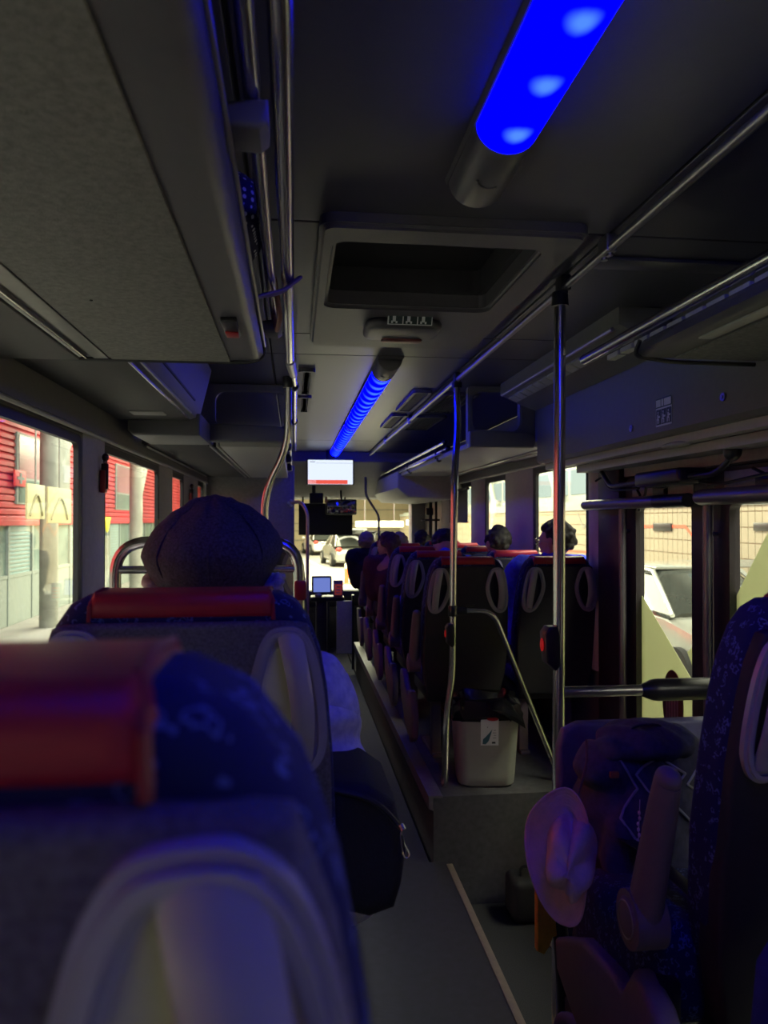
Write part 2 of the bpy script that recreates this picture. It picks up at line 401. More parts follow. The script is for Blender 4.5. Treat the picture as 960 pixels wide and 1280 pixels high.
# ------------------------------------------------------------------ double door on the right
frm = mat('door_frame', (.022, .018, .022), .4, var=.1)
def leaf(n, y0, y1, zb, zt, mull):
    bm = bm_(); o_ = rrect(y0, zb, y1, zt, .03); i_ = rrect(y0+mull, zb+.1, y1-mull*.9, 1.585, .02)
    ring_prism(bm, o_, i_, XR-.02, XR+.02, axis='X')
    d = struct('door_%d' % n, bm, frm)
    bm = bm_(); box(bm, (XR-.026, y0+mull*.8, 1.612), (XR-.02, y1-mull*.7, 1.705), .002); obj('header_board', bm, mat('header_board', (.30, .25, .245), .6), d)
    bm = bm_(); box(bm, (XR-.003, y0+mull-.01, zb+.09), (XR+.003, y1-mull*.9+.01, 1.60)); obj('pane', bm, glass, d, smooth=False)
    return d
d1 = leaf(1, 2.66, 3.36, -.2, 1.72, .115)
d2 = leaf(2, 1.80, 2.62, -.2, 1.72, .115)
bm = bm_(); box(bm, (XR-.05, 3.37, -.3), (XR+.07, 3.62, ZC), .01); box(bm, (XR-.05, 1.70, -.3), (XR+.07, 1.79, ZC), .01); box(bm, (XR+.022, 1.7, 1.66), (XR+.07, 3.62, ZC)); box(bm, (XR-.012, 1.7, 1.725), (XR+.03, 3.62, ZC)); struct('trim_%d' % tn, bm, frm); tn += 1
bm = bm_(); box(bm, (XR-.03, 1.8, 1.73), (XR-.015, 3.36, 1.86), .004); struct('trim_%d' % tn, bm, mat('header_board', (.30, .25, .245), .6)); tn += 1
# vertical tubes fixed to the leaves and jamb
def vtube(y, z0, z1, r, m, par, nm='tube', x=XR-.055):
    bm = bm_(); cyl(bm, (x, y, z0), (x, y, z1), r, n=14)
    for z in (z0+.1, z1-.12): cyl(bm, (x, y, z), (XR-.01, y, z), .008, n=8)
    obj(nm, bm, m, par)
tube_m = mat('grey_tube', (.20, .19, .20), .35, .6, var=.05)
vtube(3.32, -.1, 1.60, .017, tube_m, d1); vtube(2.60, -.1, 1.60, .017, tube_m, d2)
# livery film on the outside of the panes
xf = XR+.006
def filmpoly(par, pts, name='film', m=None, x=xf, th=.0015):
    bm = bm_(); prism(bm, pts, x, x+th, axis='X'); return obj(name, bm, m or film, par, smooth=False)
def px2(px, py, x=xf):
    th = math.atan2(112, F); ph = math.atan2(10, F)
    fw = Vector((math.sin(th)*math.cos(ph), math.cos(th)*math.cos(ph), math.sin(ph))); rt = Vector((math.cos(th), -math.sin(th), 0)); up = rt.cross(fw)
    d = fw + rt*(px-480)/F + up*(640-py)/F
    t = x/d.x; return (d.y*t, CAM.z+d.z*t)
def clampy(p, a, b): return (max(a, min(b, p[0])), p[1])
a1, b1 = 2.66+.10, 3.36-.10
P1 = px2(803, 745); P2 = px2(868, 855)
filmpoly(d1, [clampy(P1, a1, b1), clampy(P2, a1, b1), (a1, .30), (b1, .05), (b1, P1[1])])
filmpoly(d1, [(a1, 1.06), (a1, .88), (a1+.10, 1.0)], x=xf)
P3 = px2(960, 665); P4 = px2(917, 745)
filmpoly(d2, [(2.62-.10, P4[1]), (P3[0], P3[1]), (1.915, 1.50), (1.915, 0), (2.52, 0)])
# oval sign on the film, seen from inside
oc = px2(845, 880)
bm = bm_(); pts = [(oc[0]+.085*math.cos(t), oc[1]+.14*math.sin(t)) for t in [2*PI*i/28 for i in range(28)]]
prism(bm, pts, XR-.010, XR-.006, axis='X', bev=.001); ov = obj('oval_sign', bm, mat('oval_brown', (.10, .022, .015), .3), d1, 'brown red oval sign low on the pane')
for i in range(5):
    bm = bm_(); yy = oc[0]-.05+.022*i; box(bm, (XR-.012, yy, oc[1]-.05-.01*i), (XR-.0105, yy+.012, oc[1]+.05-.012*i)); obj('mark', bm, mat('oval_mark', (.28, .2, .17), .4), ov, smooth=False)
# drive cover over the doors: vertical panel, lower beams
dc = thing('door_drive_cover', 'grey cover panel with a pictogram sticker above the side door', 'cover', (1.3, 2.9, 1.83))
def rel(o, bm):
    for v in bm.verts: v.co -= Vector(o.location)
    return bm
cov_m = mat('cover_bluegrey', (.155, .155, .145), .5, var=.04)
bm = bm_(); prism(bm, [(1.30, 1.845), (1.315, 1.83), (1.345, 1.83), (1.345, ZC-.002), (1.30, ZC-.002)], 1.76, 3.93, bev=.003); obj('cover_panel', rel(dc, bm), cov_m, dc)
bm = bm_(); box(bm, (1.345, 1.72, 1.80), (1.40, 3.93, 1.86), .005); box(bm, (1.40, 1.6, 1.765), (1.50, 3.62, 1.80), .004); obj('beam', rel(dc, bm), panel_l, dc)
for y, z in ((2.15, 1.905), (2.78, 1.885)):
    bm = bm_(); cyl(bm, (1.303, y, z), (1.294, y, z), .013, n=18); cyl(bm, (1.2945, y, z), (1.291, y, z), .006, n=6); obj('lock', rel(dc, bm), steel, dc)
bm = bm_(); ell(bm, (1.36, 2.55, 1.80), (.03, .10, .012)); obj('step_lamp', rel(dc, bm), panel_l, dc)
# sticker: title strip and three pictogram fields
st_w = mat('sticker_white', (.55, .58, .60), .5, var=.02); st_d = mat('sticker_dark', (.012, .03, .032), .5, var=.02)
def sticker(par, org, ux, uz, w_, h_, strip=True):
    """origin corner, unit vectors across and up"""
    org, ux, uz = Vector(org), Vector(ux).normalized(), Vector(uz).normalized(); nn = ux.cross(uz); off = Vector(par.location)
    def pane(u0, v0, u1, v1, d, m, name, p):
        bm = bm_(); vs = []
        for (u, v) in ((u0, v0), (u1, v0), (u1, v1), (u0, v1)): vs.append(org+ux*u*w_+uz*v*h_+nn*d-off)
        lo = [bm.verts.new(q) for q in vs]; hi = [bm.verts.new(q+nn*.0006) for q in vs]
        bm.faces.new(lo); bm.faces.new(hi[::-1])
        for i in range(4): bm.faces.new((lo[i], lo[(i+1) % 4], hi[(i+1) % 4], hi[i]))
        return obj(name, bm, m, p, smooth=False)
    base = pane(0, 0, 1, 1, .0005, st_w, 'sticker', par)
    top = .60 if strip else .94
    for i in range(3):
        u0, u1 = .03+i*.325, .03+i*.325+.30
        pane(u0, .06, u1, top, .0013, st_d, 'field', base)
        # little figures: head, body, limbs
        pane(u0+.10, top-.14, u0+.15, top-.07, .0021, st_w, 'figure', base)
        pane(u0+.08, .22, u0+.15, top-.17, .0021, st_w, 'figure', base)
        pane(u0+.15, top-.30, u0+.25, top-.23, .0021, st_w, 'figure', base)
        pane(u0+.05, .10, u0+.09, .28, .0021, st_w, 'figure', base); pane(u0+.15, .10, u0+.19, .26, .0021, st_w, 'figure', base)
    if strip:
        pane(.0, .66, 1, 1, .0013, mat('sticker_border', (.03, .06, .07), .5), 'field', base)
        pane(.03, .70, .32, .95, .0021, st_w, 'figure', base); pane(.37, .70, .49, .95, .0021, st_w, 'figure', base); pane(.54, .70, .96, .95, .0021, st_w, 'figure', base)
sticker(dc, (1.299, 2.58, 1.865), (0, -1, 0), (0, 0, 1), .115, .10)
# door operator arm, motor and cables above the doors
da = thing('door_operator', 'black door operator with arms and loose cables above the side door', 'mechanism', (1.5, 2.7, 1.70))
bm = bm_(); box(bm, (1.40, 2.62, 1.665), (1.52, 2.98, 1.725), .015, 3); obj('motor', rel(da, bm), blackp, da)
bm = bm_(); tube(bm, fillet([(1.45, 2.35, 1.82), (1.45, 2.35, 1.74), (1.45, 2.45, 1.69), (1.45, 2.64, 1.69)], .05), .011); ell(bm, (1.45, 2.35, 1.76), (.03, .03, .035)); obj('arm', rel(da, bm), blackp, da)
bm = bm_(); tube(bm, fillet([(1.45, 2.98, 1.69), (1.46, 3.35, 1.685), (1.46, 3.45, 1.76)], .05), .011); obj('arm', rel(da, bm), blackp, da)
for pts in (((1.47, 3.4, 1.69), (1.48, 3.1, 1.68), (1.49, 2.9, 1.66), (1.49, 2.75, 1.69), (1.49, 2.5, 1.655), (1.49, 2.2, 1.68), (1.49, 1.9, 1.66)), ((1.49, 3.05, 1.68), (1.50, 3.08, 1.64), (1.50, 3.12, 1.60), (1.50, 3.14, 1.57)),
            ((1.46, 3.52, 1.72), (1.47, 3.46, 1.74), (1.47, 3.40, 1.68), (1.47, 3.3, 1.665), (1.48, 3.1, 1.668)), ((1.49, 2.3, 1.70), (1.50, 2.2, 1.66), (1.50, 2.1, 1.60), (1.50, 2.05, 1.58))):
    bm = bm_(); tube(bm, fillet(pts, .04), .0055, 8); obj('cable', rel(da, bm), black_m, da)
for y in (3.0, 2.28):
    bm = bm_(); box(bm, (1.515, y-.05, 1.635), (1.54, y+.05, 1.675), .005); obj('sensor', rel(da, bm), blackp, da)
bm = bm_(); pts = fillet([(1.528, 3.19, 1.70), (1.528, 3.23, 1.675), (1.528, 3.19, 1.64)], .03); tube(bm, pts, .006, 8); obj('hook', rel(da, bm), blackp, da)
# door grab bars (horizontal, fixed to the leaf tubes)
for (lab, y0, y1, x0, x1, z) in (('grey padded grab bar on the forward side door leaf, black at one end', 3.70, 2.68, 1.47, 1.47, 1.605), ('grey padded grab bar on the rearward side door leaf', 2.60, 1.95, 1.465, 1.465, 1.612)):
    g = thing('grab_bar', lab, 'handrail', ((x0+x1)/2, (y0+y1)/2, z), group='padded grab bars on the side door')
    bm = bm_()
    tube(bm, [(x0, y0-.0, z), (x0, y0-.008, z), (x0, y0-.03, z), (x1, y1+.03, z), (x1, y1+.008, z), (x1, y1, z)], [.011, .020, .025, .025, .020, .011] if y0 > 3 else [.013, .023, .029, .029, .023, .013], 16); obj('bar', rel(g, bm), tube_m, g)
    for yy in (y0-.15, y1+.12):
        bm = bm_(); cyl(bm, (x1, yy, z), (XR-.012, yy, z), .011); obj('bracket', rel(g, bm), steel, g)
    if y0 > 3.5:
        bm = bm_(); tube(bm, [(x1+.001, y1+.24, z), (x1, y1-.01, z)], .027, 16); obj('sleeve', rel(g, bm), blackp, g)
# ================================================================== CEILING LIGHTS
blue_e = bpy.data.materials.new('blue_led'); blue_e.use_nodes = True
def led_material(name, pitch, strength, spot):
    """blue lens lit from behind: evenly blue with a paler spot over every diode"""
    m = bpy.data.materials.new(name); m.use_nodes = True; nt = m.node_tree; n = nt.nodes; l = nt.links
    n.remove(n['Principled BSDF']); tc = n.new('ShaderNodeTexCoord'); sx = n.new('ShaderNodeSeparateXYZ'); l.new(tc.outputs['Object'], sx.inputs[0])
    def mth(op, a, b=None):
        q = n.new('ShaderNodeMath'); q.operation = op
        for i, v in enumerate((a, b)):
            if v is None: continue
            if isinstance(v, (int, float)): q.inputs[i].default_value = v
            else: l.new(v, q.inputs[i])
        return q.outputs[0]
    fy = mth('SUBTRACT', mth('FRACT', mth('DIVIDE', mth('ADD', sx.outputs['Y'], 10*pitch), pitch)), .5)
    fy = mth('MULTIPLY', fy, pitch/spot[1]); fx = mth('DIVIDE', sx.outputs['X'], spot[0])
    d = mth('SQRT', mth('ADD', mth('MULTIPLY', fy, fy), mth('MULTIPLY', fx, fx)))
    mr = n.new('ShaderNodeMapRange'); mr.interpolation_type = 'SMOOTHSTEP'; mr.inputs['From Min'].default_value = .15; mr.inputs['From Max'].default_value = 1
    mr.inputs['To Min'].default_value = 1; mr.inputs['To Max'].default_value = 0; l.new(d, mr.inputs['Value'])
    mi = n.new('ShaderNodeMix'); mi.data_type = 'RGBA'; mi.inputs['A'].default_value = (0.0, 0.0, 1, 1); mi.inputs['B'].default_value = (.010, .032, 1, 1)
    l.new(mr.outputs[0], mi.inputs['Factor'])
    e = n.new('ShaderNodeEmission'); l.new(mi.outputs['Result'], e.inputs[0]); e.inputs[1].default_value = strength
    l.new(e.outputs[0], n['Material Output'].inputs[0]); MAT[name] = m; return m
bpy.data.materials.remove(blue_e)
led_a = led_material('blue_led_spots', .150, 7, (.030, .034))
led_b = led_material('blue_led_ribs', .16, 6, (.06, .05))
def strip(label, x, y0, y1, w_, lens, ledm, caps):
    t = thing('ceiling_light', label, 'lamp', (x, (y0+y1)/2, ZC), group='blue ceiling light strips along the aisle')
    h = .062
    prof = [(-w_/2-.008, 0), (-w_/2-.004, -.012), (w_/2+.004, -.012), (w_/2+.008, 0)]
    def put(name, pr, a, b, m, bev=0):
        bm = bm_(); prism(bm, pr, a-(y0+y1)/2, b-(y0+y1)/2, bev=bev); return obj(name, bm, m, t)
    put('tray', prof, y0, y1, rack_m)
    arc = [(w_/2*math.cos(a), -.012-(h-.012)*math.sin(a)) for a in [PI*i/12 for i in range(13)]]
    cur = None
    for (a, b) in lens:
        o = put('lens', arc[::-1], a, b, ledm)
    for (a, b) in caps:
        arc2 = [((w_/2+.003)*math.cos(q), -.010-(h-.008)*math.sin(q)) for q in [PI*i/12 for i in range(13)]]
        e = put('end_cap', arc2[::-1], a, b, rack_m, .006)
        bm = bm_(); tube(bm, [(math.cos(q)*.028, (a+b)/2-(y0+y1)/2-.01+math.sin(q)*.028, -.0625) for q in [PI*i/10 for i in range(3, 11)]], .0025, 6); obj('rim', bm, rack_m, e)
    return t
strip('near blue ceiling light with round bright spots and a dark end cap', .385, -1.3, 1.58, .115, [(-1.25, 1.33)], led_a, [(1.33, 1.57)])
strip('far blue ceiling light in three ribbed sections beyond the roof hatch', .425, 3.30, 8.0, .105, [(3.60, 5.55), (5.62, 7.15), (7.22, 7.95)], led_b, [(3.33, 3.60), (5.55, 5.62), (7.15, 7.22)])

# ================================================================== ROOF HATCH
h = thing('roof_hatch', 'dark roof hatch with recessed panel and pictogram sticker', 'hatch', (.385, 2.4, ZC))
hc = Vector(h.location)
bm = bm_()
o_ = rrect(HX0-.045-hc.x, HY0-.07-hc.y, HX1+.07-hc.x, HY1+.06-hc.y, .04, 5); i_ = rrect(HX0+.0-hc.x, HY0+.04-hc.y, HX1-.03-hc.x, HY1-.50-hc.y, .03, 5)
ring_prism(bm, o_, i_, -.035, 0.02, axis='Z'); bmesh.ops.bevel(bm, geom=[e for e in bm.edges if abs(e.verts[0].co.z+.035) < 1e-4 and abs(e.verts[1].co.z+.035) < 1e-4 and len(e.link_faces) == 2 and e.calc_face_angle(0) > .5], offset=.012, segments=3, affect='EDGES')
obj('frame', bm, rack_m, h)
bm = bm_(); box(bm, (HX0-.01-hc.x, HY0-hc.y, .10), (HX1+.0-hc.x, HY1-hc.y, .12)); obj('top_panel', bm, mat('hatch_panel', (.012, .012, .015), .5), h)
bm = bm_(); ring_prism(bm, rrect(HX0-.01-hc.x, HY0-hc.y, HX1-hc.x, HY1-.45-hc.y, .03, 4), rrect(HX0+.002-hc.x, HY0+.05-hc.y, HX1-.05-hc.x, HY1-.505-hc.y, .03, 4), .02, .10, axis='Z'); obj('shaft', bm, mat('hatch_shaft', (.02, .02, .024), .6), h)
bm = bm_(); prism(bm, [(hc.x*0-.12, HY0-hc.y+.02), (.16, HY0-hc.y+.02), (.10, HY0-hc.y+.10), (-.06, HY0-hc.y+.10)], .04, .07, axis='Z', bev=.01); obj('handle_bulge', bm, rack_m, h)
bm = bm_(); prism(bm, rrect(-.14, .15, .13, .36, .05), -.068, -.03, axis='Z', bev=.02, seg=4); obj('handle_box', bm, rack_m, h)
bm = bm_(); prism(bm, rrect(-.07, .31, .08, .365, .02), -.074, -.055, axis='Z', bev=.004); obj('release_handle', bm, mat('dark_red', (.10, .012, .012), .4), h, 'dark red release handle')
sticker(h, (hc.x+-.07, hc.y+.148, ZC-.060), (1, 0, 0), (0, -.5, .85), .155, .05, strip=False)

# ================================================================== RAILS AND POLES
def rail(name, label, cat, pts, r, m=chrome, fil=.08, extra=None, group=None):
    g = thing(name, label, cat, pts[0], group=group)
    bm = bm_(); tube(bm, fillet(pts, fil), r, 16); obj('tube', rel(g, bm), m, g)
    return g
def clampring(par, p, axis, r=.026, l=.045, m=blackp, nm='clamp'):
    p = Vector(p); d = Vector(axis).normalized()*l/2; bm = bm_(); tube(bm, [p-d, p-d*.8, p+d*.8, p+d], [r*.86, r, r, r*.86], 16); return obj(nm, rel(par, bm), m, par)
# right ceiling rail
g = rail('ceiling_rail', 'long steel ceiling rail with clamps along the right of the aisle', 'handrail', [(.80, -1.5, 2.225), (.80, 8.0, 2.225)], .011, steel)
for y in (-.5, 1.85, 2.17, 3.66, 5.2, 6.6): 
    bm = bm_(); box(bm, (.785, y-.03, 2.212), (.815, y+.03, ZC), .006, 3); cyl(bm, (.80, y-.015, 2.205), (.80, y-.015, 2.225), .009); cyl(bm, (.80, y+.02, 2.205), (.80, y+.02, 2.225), .009); obj('clamp', rel(g, bm), steel if y not in (2.17, 3.66) else blackp, g)
# near pole (full height)
g = rail('pole', 'nearest chrome pole running from the ceiling rail down beside the backpack', 'pole', [(.79, 2.17, 2.205), (.775, 2.17, -.2)], .0175)
bm = bm_(); cyl(bm, (.79, 2.17, 2.17), (.79, 2.17, 2.212), .026, .023); obj('top_socket', rel(g, bm), blackp, g)
bm = bm_(); cyl(bm, (.775, 2.17, -.2), (.775, 2.17, -.185), .04); obj('foot', rel(g, bm), steel, g)
def bell(par, x, y, z, s=1.0):
    bm = bm_(); prism(bm, [(z_, w_) for w_, z_ in ()] or [(-.026*s+x, z+.035*s), (-.012*s+x, z+.055*s), (.014*s+x, z+.055*s), (.022*s+x, z+.03*s), (.022*s+x, z-.06*s), (.008*s+x, z-.075*s), (-.02*s+x, z-.05*s)], y-.028*s, y+.028*s, bev=.006, seg=3)
    b = obj('button_box', rel(par, bm), blackp, par)
    bm = bm_(); ell(bm, (x-.027*s, y, z), (.004*s, .014*s, .020*s)); bb = obj('button', rel(par, bm), mat('stop_red', (.55, .02, .02), .35, emit=(.5, .01, .01), estr=.25), par, 'red stop button')
    return b
bell(g, .757, 2.165, 1.16, 1.0)
# branch from near pole to the right with black padded end
g = rail('guard_rail', 'horizontal dark steel guard rail with a thick black sleeve beside the backpack', 'handrail', [(.79, 2.19, 1.012), (1.50, 2.19, 1.01)], .0165, steel)
bm = bm_(); tube(bm, [(1.05, 2.19, 1.011), (1.085, 2.19, 1.011), (1.10, 2.19, 1.011), (1.49, 2.19, 1.01)], [.018, .032, .034, .034], 16); obj('sleeve', rel(g, bm), blackp, g)
# far pole with kinked top and a branch rail
g = rail('pole', 'kinked chrome pole standing by the waste bin, with a stop button', 'pole', [(.80, 3.66, 2.21), (.795, 3.60, 1.98), (.745, 3.46, 1.76), (.735, 3.46, .80), (.705, 3.45, .62), (.695, 3.45, .29)], .0165, fil=.12)
bm = bm_(); cyl(bm, (.80, 3.66, 2.185), (.80, 3.66, 2.213), .026); obj('top_socket', rel(g, bm), blackp, g)
clampring(g, (.737, 3.46, 1.105), (0, 0, 1), .023, .05)
bm = bm_(); tube(bm, [(.737, 3.46, 1.103), (.80, 3.46, 1.103)], .019, 14); obj('clamp', rel(g, bm), blackp, g)
bell(g, .722, 3.455, 1.00, .85)
g = rail('branch_rail', 'bent chrome branch rail sloping from the kinked pole down to the platform', 'handrail', [(.80, 3.46, 1.103), (.93, 3.46, 1.098), (1.255, 3.46, .30)], .0145, fil=.16)
bm = bm_(); cyl(bm, (1.255, 3.46, .29), (1.255, 3.46, .305), .03); obj('foot', rel(g, bm), steel, g)
# left rails
g = rail('ceiling_rail', 'long chrome overhead rail over the left seats, nearest the aisle', 'handrail', [(-.017, -1.4, 2.10), (-.017, 2.72, 2.10)], .0155)
bm = bm_(); cyl(bm, (-.017, 2.70, 2.10), (-.005, 3.12, 2.13), .019, .016); obj('collar', rel(g, bm), steel, g)
bm = bm_(); tube(bm, fillet([(-.005, 3.10, 2.13), (.0, 3.3, 2.13), (.0, 5.6, 2.12), (.0, 5.75, 2.06)], .05), .0115); obj('extension_tube', rel(g, bm), chrome, g)
for y in (3.4, 4.6): clampring(g, (0, y, 2.13), (0, 1, 0), .02, .05)
for y in (-.6, .9, 2.6):
    bm = bm_(); cyl(bm, (-.017, y, 2.10), (-.017, y, ZC), .008); obj('hanger', rel(g, bm), steel, g)
for y in (3.4, 5.5):
    bm = bm_(); cyl(bm, (0, y, 2.12), (0, y, ZC), .007); obj('hanger', rel(g, bm), steel, g)
g = rail('rack_rail', 'slim chrome rail along the front of the left luggage rack', 'handrail', [(-.055, -1.4, 2.08), (-.055, 2.12, 2.08)], .0125)
# bent pole on the left, descends behind the flat cap
g = rail('pole', 'bent chrome pole on the left coming down behind the flat cap', 'pole', [(-.03, 3.35, 2.14), (-.03, 3.40, 1.86), (-.135, 3.46, 1.66), (-.135, 3.46, .37)], .0165, fil=.10)
clampring(g, (-.03, 3.35, 2.14), (0, 0, 1), .024, .05)
# rail loop in front of the cap man
g = thing('seat_guard', 'chrome rail loop with a black pad in front of the flat cap', 'handrail', (-.21, 1.95, .37))
bm = bm_(); tube(bm, fillet([(-.445, 1.95, .37), (-.445, 1.95, 1.475), (.012, 1.95, 1.475), (.012, 1.95, .37)], .085, 8), .0145, 14); obj('loop', rel(g, bm), chrome, g)
for xa_, xb_ in ((-.445, -.275), (-.10, .012)):
    bm = bm_(); cyl(bm, (xa_, 1.95, 1.405), (xb_, 1.95, 1.405), .010); obj('crossbar', rel(g, bm), chrome, g)
bm = bm_(); box(bm, (-.34, 1.93, 1.385), (-.06, 1.99, 1.445), .022, 4); obj('pad', rel(g, bm), blackp, g)
bm = bm_(); box(bm, (-.41, 1.94, .45), (-.02, 1.96, 1.30), .01); obj('board', rel(g, bm), blackp, g)
bm = bm_(); box(bm, (.0, 1.925, 1.325), (.03, 1.975, 1.375), .006); obj('reader', rel(g, bm), redpl, g)

# ================================================================== LUGGAGE RACKS
# near left rack
g = thing('luggage_rack', 'grey luggage rack over the left seats with textile underside and red latch', 'luggage rack', (-.45, .4, 1.98), group='overhead luggage racks')
ya, yb = -2.1, 2.17
bm = bm_(); prism(bm, [(-.10, 1.985), (-.115, 1.982), (XL+.03, 1.982), (XL+.03, 2.03), (-.16, 2.03), (-.105, 2.05), (-.09, 2.04), (-.088, 2.0)], ya, yb, bev=.006); obj('body', rel(g, bm), rack_m, g)
bm = bm_(); box(bm, (-.505, ya+.01, 1.976), (-.180, yb-.012, 1.983), .003); obj('textile_panel', rel(g, bm), lid_m, g)
bm = bm_(); box(bm, (-.552, ya+.01, 1.977), (-.511, yb-.012, 1.983), .002); obj('rim', rel(g, bm), mat('rim_plastic', (.13, .13, .12), .4), g)
bm = bm_(); box(bm, (-.568, ya+.01, 1.968), (-.560, yb-.05, 1.984), .003); obj('chrome_strip', rel(g, bm), chrome, g)
bm = bm_(); box(bm, (-.582, ya+.01, 1.972), (-.571, yb-.05, 1.984), .003); obj('chrome_strip', rel(g, bm), panel_l, g)
bm = bm_(); box(bm, (XL+.04, ya+.01, 1.972), (-.59, yb-.01, 1.983), .003); obj('outer_panel', rel(g, bm), rack_dark, g)
bm = bm_(); tube(bm, fillet([(XL+.03, yb, 1.985), (-.55, yb+.004, 1.978), (-.13, yb+.002, 1.98), (-.088, yb-.01, 1.99), (-.086, yb-.02, 2.05)], .03), .006, 8); obj('edge_gasket', rel(g, bm), black_m, g)
bm = bm_(); box(bm, (-.165, 1.70, 1.972), (-.128, 1.84, 1.984), .003); lt = obj('latch', rel(g, bm), blackp, g)
bm = bm_(); box(bm, (-.162, 1.79, 1.967), (-.131, 1.835, 1.974), .003); obj('latch_button', rel(g, bm), redpl, lt, 'red latch button')
bm = bm_(); cyl(bm, (-.41, 1.58, 1.974), (-.41, 1.58, 1.978), .003); obj('screw', rel(g, bm), black_m, g)
bm = bm_(); tube(bm, [(-.083, ya, 2.018), (-.083, yb-.04, 2.018)], .004, 8); obj('edge_bead', rel(g, bm), steel, g)
for y in (-.3, 1.0, 2.06):
    bm = bm_(); prism(bm, [(-.135, 2.035), (-.045, 2.03), (-.034, 2.04), (-.034, 2.07), (-.06, 2.068), (-.135, 2.055)], y-.035, y+.04, bev=.008, seg=3); obj('bracket', rel(g, bm), rack_m, g)
bm = bm_(); box(bm, (-.46, ya, 2.03), (-.44, yb, ZC-.01), .003); obj('back_board', rel(g, bm), rack_dark, g)
# middle left rack
g = thing('luggage_rack', 'narrower dark rack section on the left between two bulkheads', 'luggage rack', (-.6, 2.9, 2.0), group='overhead luggage racks')
bm = bm_(); box(bm, (XL+.03, 2.20, 1.995), (-.485, 3.60, 2.03), .006); obj('body', rel(g, bm), rack_dark, g)
duct_m = mat('duct_blue_grey', (.16, .16, .20), .45, var=.03)
bm = bm_(); prism(bm, [(-.485, 2.0), (-.46, 2.01), (-.40, ZC-.005), (-.425, ZC-.005)], 2.20, 3.72, bev=.002); obj('duct_panel', rel(g, bm), duct_m, g)
for x, z, m_ in ((-.480, 1.995, chrome), (-.462, 2.012, steel), (-.445, 2.07, black_m)):
    bm = bm_(); box(bm, (x-.004, 2.20, z-.006), (x+.004, 3.45, z+.004), .002); obj('strip', rel(g, bm), m_, g)
bm = bm_(); box(bm, (-.425, 2.5, ZC-.06), (-.415, 3.45, ZC-.045), .002); obj('strip', rel(g, bm), steel, g)
bm = bm_(); box(bm, (-.70, 3.30, 1.990), (-.56, 3.40, 1.996), .002); obj('vent', rel(g, bm), panel_l, g)
bm = bm_(); prism(bm, [(-.77, 2.0), (-.77, 1.95), (-.745, 1.925), (-.44, 1.925), (-.44, 2.03), (-.77, 2.03)], 3.60, 4.05, bev=.012, seg=3); obj('end_box', rel(g, bm), mat('rack_plastic_lit', (.13, .13, .135), .45, var=.04, bump=.1), g)  # rack plastic lightened to stand for stronger light towards the front
# bulkhead frame
def bulk(label, outer, inner, y, m=mat('rack_plastic_lit', (.13, .13, .135), .45)):
    g = thing('bulkhead_frame', label, 'frame', ((outer[0]+outer[2])/2, y, outer[1]), group='rounded bulkhead frames between racks')
    bm = bm_(); ring_prism(bm, rrect(*outer, .02, 5), rrect(*inner, .05, 5), y-.03, y+.03)
    bmesh.ops.bevel(bm, geom=[e for e in bm.edges if len(e.link_faces) == 2 and e.calc_face_angle(0) > 1.2], offset=.006, segments=2, affect='EDGES')
    obj('frame', rel(g, bm), m, g); 
    bm = bm_(); prism(bm, [(outer[0], outer[1]-.01), (outer[2]-.02, outer[1]-.01), (outer[2]-.01, outer[1]+.05), (outer[2]-.07, outer[1]+.075), (outer[0]+.05, outer[1]+.085), (outer[0], outer[1]+.075)], y-.07, y-.02, bev=.01, seg=3); obj('lip', rel(g, bm), m, g)
    return g
bulk('rounded rack frame on the left behind the bent pole', (-.51, 1.955, -.02, ZC-.003), (-.42, 2.025, -.04, 2.215), 4.1)
bulk('rounded rack frame on the right above the seat rows', (.93, 1.93, 1.305, ZC-.003), (.955, 2.01, 1.22, 2.225), 4.0)
# front left rack
g = thing('luggage_rack', 'pale flat underside of the front rack section on the left', 'luggage rack', (-.4, 6, 1.93), group='overhead luggage racks')
bm = bm_(); box(bm, (XL+.03, 4.14, 1.935), (-.47, 7.15, 1.96), .004); obj('outer_panel', rel(g, bm), rack_dark, g)
bm = bm_(); box(bm, (-.40, 4.14, 1.925), (-.06, 7.15, 1.96), .006); obj('underside', rel(g, bm), panel_l, g)
for x, m_ in ((-.45, steel), (-.43, black_m), (-.415, panel_l)):
    bm = bm_(); box(bm, (x-.007, 4.14, 1.925), (x+.007, 7.15, 1.95), .002); obj('strip', rel(g, bm), m_, g)
bm = bm_(); tube(bm, [(-.03, 4.2, 1.99), (-.03, 7.1, 1.99)], .010); obj('rail', rel(g, bm), chrome, g)
for y in (4.5, 5.4, 6.3):
    bm = bm_(); box(bm, (-.06, y-.02, 1.94), (-.02, y+.02, 2.0), .006); obj('bracket', rel(g, bm), blackp, g)
bm = bm_(); tube(bm, [(XL+.05, 4.15, 1.925), (XL+.05, 6.9, 1.925)], .006, 8); obj('strip', rel(g, bm), panel_l, g)
# air grilles in the ceiling
def grille(label, x0, x1, y0, y1):
    g = thing('ceiling_vent', label, 'vent', ((x0+x1)/2, (y0+y1)/2, ZC), group='square air grilles in the ceiling')
    bm = bm_(); ring_prism(bm, rrect(x0, y0, x1, y1, .02), rrect(x0+.02, y0+.02, x1-.02, y1-.02, .01), ZC-.018, ZC, axis='Z'); obj('frame', rel(g, bm), rack_m, g)
    bm = bm_(); box(bm, (x0+.01, y0+.01, ZC-.004), (x1-.01, y1-.01, ZC)); obj('backing', rel(g, bm), black_m, g)
    for i in range(8):
        xx = x0+.03+(x1-x0-.06)*i/7; bm = bm_(); box(bm, (xx-.003, y0+.02, ZC-.014), (xx+.003, y1-.02, ZC-.004)); obj('slat', rel(g, bm), rack_dark, g, smooth=False)
grille('square ceiling air grille right of the left overhead rail, nearer one', .02, .10, 3.62, 4.3)
